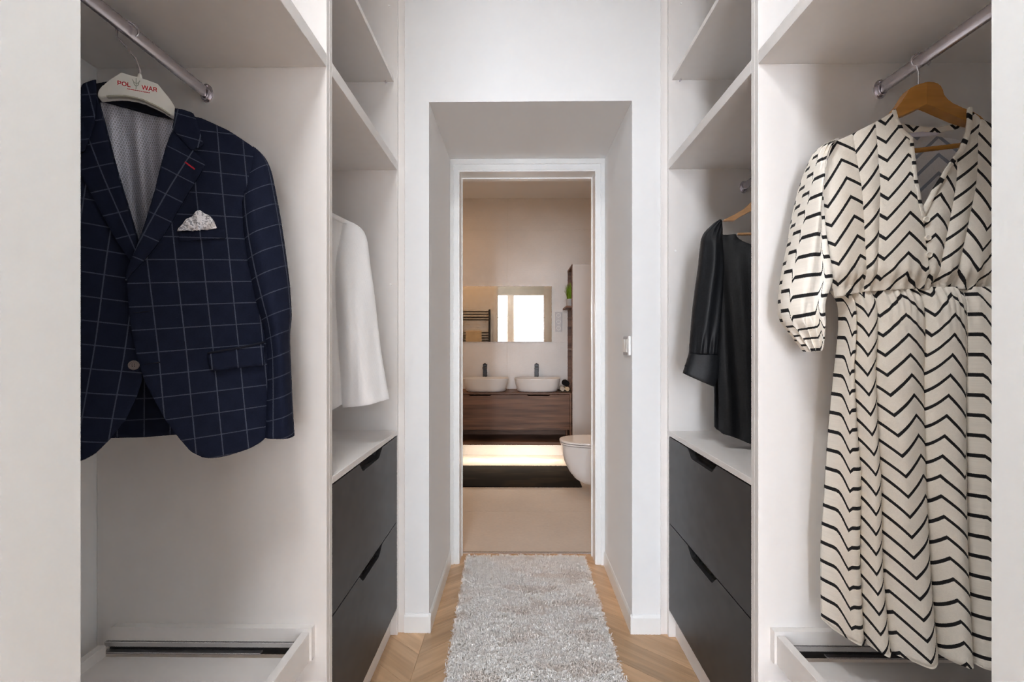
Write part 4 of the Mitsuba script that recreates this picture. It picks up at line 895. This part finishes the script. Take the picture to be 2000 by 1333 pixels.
# pockets, square, buttons
over = lambda s, z: nj(s, z) + 0.0105
put(jk + '__pocket_flap', cloth(Polygon(o['jacket_flap']).buffer(-0.002).buffer(0.002), lambda s, z: over(s, z) + 0.0025, pl, 0.0055, 0.007, rot_uv(5.0, 0.016, 0.0235)), 'm_plaid')
put(jk + '__breast_welt', cloth(o['jacket_welt'], lambda s, z: over(s, z) - 0.002, pl, 0.003, 0.006, rot_uv(5.0, 0.012, 0.0185)), 'm_plaid')
fl = [q for q in o['jacket_flap']]
lip = shapely.LineString([fl[0], fl[1], fl[2], fl[3]]).buffer(0.0022)
put(jk + '__pocket_lip', cloth(lip, lambda s, z: over(s, z) + 0.0045, pl, 0.003, 0.005), 'm_navy')
sqr = Polygon(o['jacket_square']).buffer(0)
cx, cz = sqr.centroid.x, sqr.bounds[1]
def square_n(s, z):
    a = np.arctan2(z - cz, s - cx)
    return nj(s, z) + 0.012 + 0.005 * np.abs(np.sin(a * 4.3 + 0.5)) + 0.003 * np.sin(a * 9)
put('pocket_square', cloth(sqr, square_n, pl, 0.002, 0.003), 'm_pocket_square')
tag('pocket_square', 'pale grey patterned pocket square in the breast pocket', 'pocket square')
for i, r, dn in ((0, 0.0095, 0.0065),):
    s, z = sp[i]
    b = obj(jk + '__button', button_at(pl, s, z, float(nj(np.array([s]), np.array([z]))[0]) + 0.014, r, 0.004), 'm_horn', smooth=40)
    for dx, dz in ((-0.002, -0.002), (0.002, -0.002), (-0.002, 0.002), (0.002, 0.002)):
        obj(b + '__hole', button_at(pl, s + dx, z + dz, float(nj(np.array([s]), np.array([z]))[0]) + 0.0164, 0.0008, 0.0008), 'm_navy')
for a, b in ((sp[1], sp[2]), (sp[3], sp[4])):
    put(jk + '__buttonhole', cloth(shapely.LineString([a, b]).buffer(0.0011), lambda s, z: nj(s, z) + 0.010 * sstep(0.03, -0.03, s) + 0.0055, pl, 0.0015, 0.004), 'm_navy')

# its hanger, with the printed name
flat('m_hanger_white', (0.82, 0.82, 0.78), 0.3, 0.5)
flat('m_hanger_edge', (0.40, 0.39, 0.32), 0.4, 0.4)
flat('m_print_red', (0.42, 0.015, 0.03), 0.5, 0.3)
flat('m_print_grey', (0.36, 0.38, 0.33), 0.5, 0.3)
hg = thing('clothes_hanger', 'white plastic clothes hanger with red lettering in the suit jacket', 'hanger')
hp = Polygon(o['jacket_hanger']).buffer(0).buffer(-0.002).buffer(0.002, quad_segs=4)
obj(hg + '__body', join(slab(hp, pl, 0.008, 0.027), slab(hp.buffer(-0.0012), pl, 0.027, 0.0282)), 'm_hanger_white', smooth=30)
lowedge = shapely.LineString([q for q in o['jacket_hanger'][11:19]]).buffer(0.0018)
obj(hg + '__rim', slab(lowedge.intersection(hp.buffer(0.001)), pl, 0.02, 0.0305), 'm_hanger_edge', smooth=30)
def hook_path(s0, z0, zr, r, side=-1):
    pts = [(s0, z0 - 0.004), (s0, z0 + 0.015), (s0, z0 + 0.028)]
    zb = zr
    pts += [(s0 + side * r * 0.6, zr - r * 1.15)]
    for a in np.radians(np.arange(200, -41, -15)):
        pts.append((r * math.cos(a) * -side, zb + r * math.sin(a)))
    return pts
s0 = float(o['jacket_hook'][0][0])
# the hook climbs on the left of the rod, over it and down on the right
loop = [(s0, 1.715), (s0, 1.745), (s0 - 0.006, 1.765), (s0 - 0.022, 1.785), (-0.0255, 1.803)] + [(-0.0078 + 0.0185 * math.cos(a), 1.822 + 0.0170 * math.sin(a)) for a in np.radians(np.arange(200, -46, -14))]
obj(hg + '__hook', tube(pl.at(*np.array(loop).T, 0.016), 0.0019, 10), 'm_steel', smooth=50)
obj(hg + '__collar', tube(pl.at(np.array([s0, s0, s0]), np.array([1.720, 1.731, 1.736]), 0.016), [0.0045, 0.004, 0.0028], 14), 'm_hanger_white', smooth=50)
def letters(txt, h, s, z, n, bold=True, depth=0.0006, skew=0.0):
    m = meshkit.text_mesh(txt, h, depth, bold)
    v = m.vertices
    m = trimesh.Trimesh(pl.at(s + v[:, 0], z + v[:, 1] + skew * v[:, 0], n + v[:, 2]), m.faces, process=False)
    return m
ha = np.array(o['jacket_hanger'])
obj(hg + '__lettering', join(letters('POL', 0.0082, s0 - 0.0345, 1.7005, 0.0283), letters('WAR', 0.0082, s0 + 0.0055, 1.7005, 0.0283)), 'm_print_red')
stem = [shapely.LineString([(s0 - 0.0035, 1.699), (s0 - 0.003, 1.716)]).buffer(0.0006)]
for dx, z in ((-0.006, 1.7165), (0.006, 1.7165), (-0.0042, 1.711), (0.0042, 1.711), (0.0, 1.7195)):
    stem.append(shapely.LineString([(s0 - 0.0032, z - 0.007), (s0 - 0.0032 + dx * 0.7, z - 0.004), (s0 - 0.0032 + dx, z)]).buffer(0.0007))
obj(hg + '__emblem', slab(shapely.union_all(stem), pl, 0.0283, 0.0289), 'm_print_grey')
dash = [sbox(s0 - 0.018 + i * 0.0032, s0 - 0.0155 + i * 0.0032, 1.6952, 1.6965) for i in range(12)]
obj(hg + '__print_line', slab(shapely.union_all(dash), pl, 0.0283, 0.0288), 'm_print_red')

# --- chevron dress
P_, S_, A_ = 0.090, 0.0436, 0.046     # chevron width, spacing of the lines, height of a zigzag
def chevron(line, ground, width):
    def fn(p, n, uv):
        u = uv.x / P_
        tri = dr.abs(u - dr.floor(u) - 0.5) * 2
        h = (uv.y - A_ * tri) / S_
        d = dr.abs(h - dr.floor(h) - 0.5)
        k = 1 - smoothstep(width * 0.80, width * 1.1, d)
        w = noise(uv.x * 700, uv.y * 700)
        return mix(ground, line, k) * (0.94 + 0.08 * w)
    return fn
sheen_cloth('m_dress', chevron((0.008, 0.008, 0.009), (0.80, 0.755, 0.68), 0.100), rough=0.75, sheen=0.25, spec=0.25)
sheen_cloth('m_dress_inside', chevron((0.30, 0.33, 0.40), (0.84, 0.83, 0.85), 0.12), rough=0.8)
flat('m_dress_plain', (0.79, 0.745, 0.67), 0.8, 0.2)
flat('m_label', (0.60, 0.58, 0.66), 0.6, 0.3)
pl = PL['dress']
ds = thing('dress', 'cream dress with black zigzag stripes on a wooden hanger', 'dress')
vl = [-0.158, -0.104]; vr = [0.066, 0.118]
def dress_folds(s, z):
    """Soft vertical folds of the bodice, with creases between them."""
    low = sstep(1.62, 1.40, z)
    f = 0.0
    edges = [-0.235 + 0 * z, cr_a(z), cr_b(z), -0.028 + 0 * z, cr_c(z), cr_d(z), cr_d(z) + 0.06, 0.20 + 0 * z]
    for a, b in zip(edges[:-1], edges[1:]):
        w = np.clip((s - a) / (b - a), 0, 1)
        f = f + 0.010 * np.sin(np.pi * w) ** 0.7 * ((s >= a) & (s <= b))
    gather = sstep(1.40, 1.31, z)
    f = f + gather * 0.0035 * np.sin(s * 330 + 2 * np.sin(s * 40))
    return f * (0.45 + 0.55 * low) + ripple(s, z, 0.003, 13, 5) - 0.016 * sstep(1.345, 1.302, z)
# creases of the bodice (across, as a function of height); the print shifts from one side of a crease to the other
cr_a = lambda z: -0.1545 + (1.6384 - z) * 0.0495
cr_b = lambda z: -0.1085 - (1.6614 - z) * 0.035
cr_c = lambda z: 0.0454 - (1.5604 - z) * 0.19
cr_d = lambda z: 0.087 - (1.5554 - z) * 0.206
far_l, far_r = (lambda z: -0.5 + 0 * z), (lambda z: 0.5 + 0 * z)
def zone_poly(lo, hi):
    z = np.linspace(1.15, 1.80, 14)
    return Polygon(np.vstack([np.stack([lo(z) - 0.0006, z], 1), np.stack([hi(z) + 0.0006, z], 1)[::-1]]))
def uv_a(s, z):
    p = -0.186 + (1.61 - z) * 0.14
    return P_ + (s - p), z - 0.35 * (s - p)
def uv_b(s, z): return P_ * 0.5 + (s - cr_a(z)), z - 0.30 * (s - cr_a(z)) - 0.018
def uv_c(s, z):
    p = -0.095 - (1.60 - z) * 0.06
    return P_ * 0.5 + (s - p) * 1.1, z - 0.22 * (s - p) + 0.008
def uv_d(s, z):
    p = np.interp(z, [1.33, 1.487, 1.60], [-0.018, -0.004, 0.033])
    return P_ + (s - p) * 1.1, z + 0.004
def uv_e(s, z): return P_ * 0.52 + (s - cr_c(z)) * 0.9, z + 0.014
def uv_f(s, z): return P_ + (s - cr_d(z)) * 1.25, z - 0.008
def cloth_zones(pts, nfn, pl, thick, res, zones):
    poly, Vs, Fs, Us, k = Polygon(pts).buffer(0), [], [], [], 0
    for lo, hi, uvf in zones:
        g = poly.intersection(zone_poly(lo, hi))
        for q in getattr(g, 'geoms', [g]):
            if q.geom_type != 'Polygon' or q.area < 2e-5: continue
            (V, F), U = cloth(q, nfn, pl, thick, res, uvf)
            Vs.append(V); Fs.append(F + k); Us.append(U); k += len(V)
    return (np.vstack(Vs), np.vstack(Fs)), np.vstack(Us)
nd = lambda s, z: n_dress(s, z) + dress_folds(s, z)
put(ds + '__bodice', cloth_zones(o['dress_left_front'], lambda s, z: nd(s, z) + 0.006, pl, 0.0025, 0.0065, [(far_l, cr_a, uv_a), (cr_a, cr_b, uv_b), (cr_b, far_r, uv_c)]), 'm_dress')
put(ds + '__bodice', cloth_zones(o['dress_right_front'], nd, pl, 0.0025, 0.0065, [(far_l, cr_c, uv_d), (cr_c, cr_d, uv_e), (cr_d, far_r, uv_f)]), 'm_dress')
inner = Polygon([(-0.055, 1.675), (0.06, 1.675), (0.115, 1.66), (0.17, 1.62), (0.20, 1.30), (-0.17, 1.30), (-0.18, 1.60), (-0.11, 1.66)])
put(ds + '__back_panel', cloth(inner, lambda s, z: -0.030 - 0.02 * np.clip(1 - (s / 0.2) ** 2, 0, 1) + ripple(s, z, 0.004), pl, 0.003, 0.011, lambda s, z: (s + 0.013, z + 0.01)), 'm_dress_inside')
put(ds + '__neckband', cloth(o['dress_back_band'], lambda s, z: -0.016 + ripple(s, z, 0.002), pl, 0.003, 0.005, lambda s, z: (s * 1.0 + 0.043, z + 0.004)), 'm_dress')
rn = np.array(o['dress_right_front'][:9])
band = shapely.LineString(rn).buffer(0.0045)
put(ds + '__neckband', cloth(band, lambda s, z: nd(s, z) + 0.005, pl, 0.004, 0.005, lambda s, z: (s * 0.5, z * 0.6 + 0.02)), 'm_dress')
ln = np.array(o['dress_left_front'][:8])
put(ds + '__neckband', cloth(shapely.LineString(ln).buffer(0.0035), lambda s, z: nd(s, z) + 0.008, pl, 0.003, 0.005, lambda s, z: (np.full_like(s, 0.0405), z + 0.022)), 'm_dress')
tg = put(ds + '__tag', cloth(o['dress_tag'], -0.012, pl, 0.0012, 0.005), 'm_label')
labels[tg] = {'label': 'pale size label in the neck'}
for s, z in o['dress_buttons'][:3]:
    obj(ds + '__button', button_at(pl, s + 0.004, z, float(nd(np.array([s]), np.array([z]))[0]) + 0.007, 0.0062, 0.004), 'm_dress_plain', smooth=50)
def puff(th, t):
    g = np.exp(-((t - 0.0) / 0.12) ** 2) + 1.3 * np.exp(-((t - 0.92) / 0.10) ** 2)
    return 0.0085 * np.sin(13 * th + 9 * t) * g + 0.008 * np.sin(5 * th + 4 * t) * sstep(0.1, 0.4, t) * (1 - sstep(0.85, 0.95, t))
def puff_crimp(th, t):
    w = np.exp(-((t - 0.925) / 0.045) ** 2)
    frill = sstep(0.955, 1.0, t)
    return w * (-0.10 + 0.10 * np.sin(13 * th + 7 * t)) + frill * 0.10 * np.sin(13 * th + 1.0) + 0.035 * np.sin(4 * th + 22 * t) * sstep(0.75, 0.9, t)
def puff_uv(th, t, r, v):
    a = th / (2 * np.pi) * 5.0
    st = np.floor(a) + sstep(0.40, 0.52, a - np.floor(a))
    vv = v + 0.05 * sstep(0.82, 1.0, t)
    return st * P_ * 0.5 + 0.02, -vv + 0.012 * np.floor(a + 0.5) + np.zeros_like(th)
def puff_sleeve(a, b): return sleeve(a, b, pl, [0.025, 0.055, 0.062, 0.060, 0.055, 0.034], [0.012, 0.012, 0.012, 0.014], rows=110, cols=140, fold=puff, uvfn=puff_uv, hollow=0.03, crimp=puff_crimp)
put(ds + '__sleeve', puff_sleeve(o['dress_sleeve_outer'], o['dress_sleeve_inner']), 'm_dress')
capr = lambda pts: [(min(-a, 0.255), b) for a, b in pts]
put(ds + '__sleeve', puff_sleeve(capr(o['dress_sleeve_inner']), capr(o['dress_sleeve_outer'])), 'm_dress')
cuff_pts = [np.array(o['dress_sleeve_outer'][-4:]), np.array(o['dress_sleeve_inner'][-4:])]
# skirt: front pleats between deep creases
def skirt():
    rows = 76
    L, R = smooth_line(o['dress_skirt_left'], rows), smooth_line(o['dress_skirt_right'], rows)
    hm = np.array(o['dress_hem'])
    zt = 1.305
    # creases across the skirt at the waist, the hips, the knee and the hem
    val = [(0.0, 0.0, 0.0, 0.0), (0.05, 0.057, 0.125, 0.147), (0.15, 0.157, 0.215, 0.253), (0.40, 0.40, 0.43, 0.485), (0.62, 0.62, 0.63, 0.63), (1.0, 1.0, 1.0, 1.0)]
    V, UV = [], []
    wid = []
    for q in range(5):
        m = 34 if q in (2, 3) else 22
        w = np.linspace(0, 1, m)
        w = 0.5 - 0.5 * np.cos(np.pi * w) * 0.75 + (w - 0.5) * 0.25
        wid.append((w - w[0]) / (w[-1] - w[0]))
    ncol = sum(len(w) for w in wid)
    for i in range(rows):
        t = i / (rows - 1)
        umap = [lambda w: 0.5 * sstep(0.22, 0.62, w) + 0.04 * w + 0.06, lambda w: 0.5 + (w - 0.42) * 0.5 / 0.62, lambda w: 0.5 + (w - np.interp(t, [0.08, 0.52, 1], [0.05, 0.385, 0.58])) * 0.5 / 0.44,
            lambda w: 1.0 + (w - np.interp(t, [0.08, 0.52, 1], [0.57, 0.18, 0.40])) * 0.5 / np.interp(t, [0.08, 0.52], [0.43, 0.53]), lambda w: 0.5 * sstep(0.15, 0.40, w) + 0.5 * sstep(0.55, 0.8, w)]
        S, Z, N, U = [], [], [], []
        for q in range(5):
            w = wid[q]
            a = np.interp(t, [0, 0.22, 0.52, 1], val[q]); b = np.interp(t, [0, 0.22, 0.52, 1], val[q + 1])
            c = a + (b - a) * w
            s = L[i, 0] + (R[i, 0] - L[i, 0]) * c
            zb = np.interp(s, hm[:, 0], hm[:, 1]) if t > 0 else np.full_like(s, zt)
            sb = L[-1, 0] + (R[-1, 0] - L[-1, 0]) * c
            zb = np.interp(sb, hm[:, 0], hm[:, 1])
            z = zt + (zb - zt) * t
            body = 0.022 + 0.040 * np.sin(np.pi * np.clip(c, 0.0, 1.0)) ** 0.5
            if q == 0: body = 0.004 + (body - 0.004) * sstep(0.0, 0.85, w) ** 0.6
            amp = (0.016 + 0.032 * t) * (1.0 if q in (2, 3) else 0.75)
            n = body + amp * (np.sin(np.pi * w) ** 0.62 - 0.72) + 0.003 * np.sin(c * 46 + 2.5 * t) * t
            n = n + 0.0042 * np.sin(c * 150 + 3 * np.sin(c * 23)) * np.exp(-t / 0.07)
            n = n - 0.012 * np.exp(-t / 0.03)
            S.append(s); Z.append(z); N.append(n); U.append(umap[q](w) * P_ + q * 0)
        S, Z, N, U = (np.concatenate(k) for k in (S, Z, N, U))
        # the back of the skirt closes the loop
        cb = np.linspace(1, 0, 40)
        sb = L[i, 0] + (R[i, 0] - L[i, 0]) * cb
        zb = np.interp(L[-1, 0] + (R[-1, 0] - L[-1, 0]) * cb, hm[:, 0], hm[:, 1]) + 0.012 * np.sin(np.pi * cb)
        nb = -0.004 - 0.050 * np.sin(np.pi * cb) ** 0.6 + 0.008 * np.sin(cb * 30) * t * np.sin(np.pi * cb)
        zz = zt + (zb - zt) * t
        V.append(pl.at(np.concatenate([S, sb[1:-1]]), np.concatenate([Z, zz[1:-1]]), np.concatenate([N, nb[1:-1]])))
        UV.append(np.stack([np.concatenate([U, sb[1:-1]]), np.concatenate([Z, zz[1:-1]])], 1))
    n = len(V[0])
    V.append(V[-1] + np.array([0, 0, 0.012])); UV.append(UV[-1])
    ctr = V[-2].mean(0)
    V[-1] = ctr + (V[-2] - ctr) * np.array([0.97, 0.93, 1]) + np.array([0, 0, 0.010])
    R_ = len(V)
    V, UV = np.concatenate(V), np.concatenate(UV)
    k = np.arange(n); F = []
    for i in range(R_ - 1):
        a, b = i * n + k, i * n + (k + 1) % n
        F += [np.stack([a, a + n, b], 1), np.stack([b, a + n, b + n], 1)]
    F = np.concatenate(F)
    return (V, F), UV
put(ds + '__skirt', skirt(), 'm_dress')
# its wooden hanger
def beech_fn(p, n, uv):
    g = fbm(p.x * 14, p.y * 14, p.z * 120, 3)
    return mix((0.30, 0.125, 0.022), (0.46, 0.215, 0.048), g)
fn_mat('m_beech', beech_fn, 0.28, 0.5)
def pale_wood_fn(p, n, uv):
    g = fbm(p.x * 14, p.y * 14, p.z * 120, 3)
    return mix((0.44, 0.24, 0.115), (0.60, 0.36, 0.19), g)
fn_mat('m_pale_wood', pale_wood_fn, 0.3, 0.5)
def contour_hanger(poly, pl, mid, thick, bend, s_mid):
    """Shoulder-shaped hanger: the two arms sweep forward from a ridge in the middle."""
    poly = Polygon(poly).buffer(0).buffer(-0.002).buffer(0.002)
    out = []
    for half, sg in ((sbox(s_mid - 1, s_mid, 0, 3), -1), (sbox(s_mid, s_mid + 1, 0, 3), 1)):
        g = poly.intersection(half)
        if g.geom_type != 'Polygon': g = max(g.geoms, key=lambda q: q.area)
        m = extrude(g, -thick / 2, thick / 2, 'xy')
        m = m.subdivide_to_size(0.02) if len(m.faces) < 4000 else m
        v = m.vertices
        d = np.abs(v[:, 0] - s_mid)
        m = trimesh.Trimesh(pl.at(v[:, 0], v[:, 1], v[:, 2] + mid - bend * d), m.faces, process=False)
        if m.volume < 0: m.invert()
        out.append(m)
    return join(*out)
hg = thing('wooden_hanger', 'honey brown wooden hanger holding the zigzag dress', 'hanger')
s0 = float(o['dress_hook'][0][0])
obj(hg + '__body', contour_hanger(o['dress_hanger'], pl, 0.014, 0.026, 0.12, s0 + 0.005), 'm_beech', smooth=30)
a, b = o['dress_bar'][0], o['dress_bar'][-1]
obj(hg + '__trouser_bar', tube(pl.at(np.array([a[0], b[0]]), np.array([a[1] - 0.004, b[1] - 0.004]), -0.004), 0.0055, 14), 'm_beech', smooth=50)
zh = float(o['dress_hook'][0][1])
loop = [(s0, zh - 0.006), (s0, zh + 0.02), (s0, zh + 0.035), (s0 - 0.005, zh + 0.05)] + [(0.0195 * math.cos(a_), 1.822 + 0.0170 * math.sin(a_)) for a_ in np.radians(np.arange(215, -40, -14))]
obj(hg + '__hook', tube(pl.at(*np.array(loop).T, 0.010), 0.0019, 10), 'm_steel', smooth=50)

# --- white shirt
def shirt_fn(p, n, uv):
    f = uv.x / 0.0042
    d = dr.abs(f - dr.floor(f) - 0.5)
    return mix((0.82, 0.82, 0.825), (0.785, 0.79, 0.80), 1 - smoothstep(0.08, 0.2, d))
sheen_cloth('m_shirt', shirt_fn, rough=0.8, sheen=0.1)
pl = PL['shirt']
st = thing('shirt', 'white long-sleeved shirt hanging over the left drawers', 'shirt')
ns = lambda s, z: n_shirt(s, z) + ripple(s, z, 0.006, 9, 2)
half = o['shirt_half']
full = Polygon(list(half) + [(-a, b) for a, b in half[::-1]]).buffer(0)
put(st + '__front_panel', cloth(full, ns, pl, 0.003, 0.011), 'm_shirt')
put(st + '__back_panel', cloth(full.buffer(-0.004), lambda s, z: -0.02 - 0.04 * np.clip(1 - (s / 0.28) ** 2, 0, 1) + ripple(s, z, 0.005), pl, 0.003, 0.013), 'm_shirt')
def shirt_fold(th, t):
    return 0.016 * np.sin(2 * th + 2.5 + 2 * t) * sstep(0.1, 0.35, t) + 0.014 * np.abs(np.sin(2.5 * th - 2.2 * t)) ** 0.6 * sstep(0.2, 0.5, t)
def shirt_sleeve(a, b): return sleeve(a, b, pl, [0.018, 0.038, 0.042, 0.040, 0.036], [0.008, 0.024, 0.030, 0.030], rows=64, cols=60, fold=shirt_fold, hollow=0.02)
put(st + '__sleeve', shirt_sleeve(o['shirt_sleeve_outer'], o['shirt_sleeve_inner']), 'm_shirt')
lf = lambda pts: [(max(-a, -0.262), b) for a, b in pts]
put(st + '__sleeve', shirt_sleeve(lf(o['shirt_sleeve_inner']), lf(o['shirt_sleeve_outer'])), 'm_shirt')
cl = Polygon([(0.0, 1.575), (0.035, 1.602), (0.075, 1.66), (0.085, 1.648), (0.10, 1.60), (0.065, 1.545), (0.02, 1.555)])
put(st + '__collar', cloth(cl, lambda s, z: ns(s, z) + 0.008, pl, 0.003, 0.008), 'm_shirt')
put(st + '__collar', cloth(Polygon([(-a, b) for a, b in cl.exterior.coords[:-1]]), lambda s, z: ns(s, z) + 0.008, pl, 0.003, 0.008), 'm_shirt')
put(st + '__yoke', cloth(Polygon([(0.075, 1.652), (0.18, 1.623), (0.262, 1.590), (0.258, 1.578), (0.17, 1.606), (0.09, 1.630)]), lambda s, z: ns(s, z) + 0.004, pl, 0.003, 0.008), 'm_shirt')

# --- black blouse and its pale hanger
def blouse_fn(p, n, uv): return mix((0.0035, 0.0042, 0.0055), (0.0075, 0.0085, 0.0105), noise(uv.x * 400, uv.y * 400))
fn_mat('m_blouse', blouse_fn, 0.55, 0.3, sheen=0.1)
pl = PL['blouse']
bl = thing('blouse', 'black satin blouse with cuffed puff sleeves over the right drawers', 'blouse')
half = o['blouse_half']
c0 = half[14][0] if False else max(a for a, b in half)
full = Polygon(list(half) + [(2 * c0 - a, b) for a, b in half[::-1]]).buffer(0.0005)
def blouse_folds(s, z):
    g = np.exp(-((z - 1.585) / 0.05) ** 2)
    return 0.004 * np.sin(s * 190) * g + 0.010 * np.sin(s * 42 + 1.4 * np.sin(z * 5)) * sstep(1.5, 1.0, z) + 0.004 * np.sin(s * 110 + z * 6) * sstep(1.55, 1.3, z) + ripple(s, z, 0.004, 11, 8)
nb = lambda s, z: n_blouse(s, z) + blouse_folds(s, z)
put(bl + '__front_panel', cloth(full, nb, pl, 0.0025, 0.009), 'm_blouse')
bk = full.buffer(-0.002)
put(bl + '__back_panel', cloth(bk, lambda s, z: -0.022 - 0.03 * np.clip(1 - ((s - c0) / 0.25) ** 2, 0, 1), pl, 0.0025, 0.013), 'm_blouse')
def blouse_fold(th, t):
    g = np.exp(-((t - 0.04) / 0.10) ** 2) + np.exp(-((t - 0.97) / 0.10) ** 2)
    return 0.0045 * np.sin(13 * th) * g + 0.007 * np.sin(5 * th + 2 * t) * sstep(0.08, 0.3, t)
put(bl + '__sleeve', sleeve(o['blouse_sleeve_outer'], o['blouse_sleeve_inner'], pl, [0.016, 0.046, 0.050, 0.050, 0.048, 0.040], [0.004, 0.02, 0.026, 0.026], rows=60, cols=96, fold=blouse_fold, hollow=0.01), 'm_blouse')
put(bl + '__cuff', sleeve(o['blouse_cuff_outer'], o['blouse_cuff_inner'], pl, [0.036, 0.032, 0.032], [0.026, 0.026], rows=14, cols=48, fold=lambda th, t: 0.0015 * np.sin(4 * th), hollow=0.03, flatten=0.8), 'm_blouse')
hg = thing('wooden_hanger', 'pale wooden hanger holding the black blouse', 'hanger')
bh = o['blouse_hanger']
cc = max(a for a, b in bh)
sym = Polygon(list(bh) + [(2 * cc - a, b) for a, b in bh[::-1]]).buffer(0.0005)
obj(hg + '__body', contour_hanger(np.array(sym.exterior.coords), pl, 0.014, 0.016, 0.02, cc), 'm_pale_wood', smooth=30)
a, b = o['blouse_bar'][0], o['blouse_bar'][-1]
obj(hg + '__trouser_bar', tube(pl.at(np.array([a[0], b[0]]), np.array([a[1], a[1]]), 0.002), 0.0048, 12), 'm_pale_wood', smooth=50)
zt = max(b for a_, b in bh)
loop = [(cc, zt - 0.01), (cc, zt + 0.03), (cc - 0.006, zt + 0.06)] + [(0.0195 * math.cos(a_), 1.812 + 0.0170 * math.sin(a_)) for a_ in np.radians(np.arange(215, -40, -14))]
obj(hg + '__hook', tube(pl.at(*np.array(loop).T, 0.012), 0.0019, 10), 'm_steel', smooth=50)
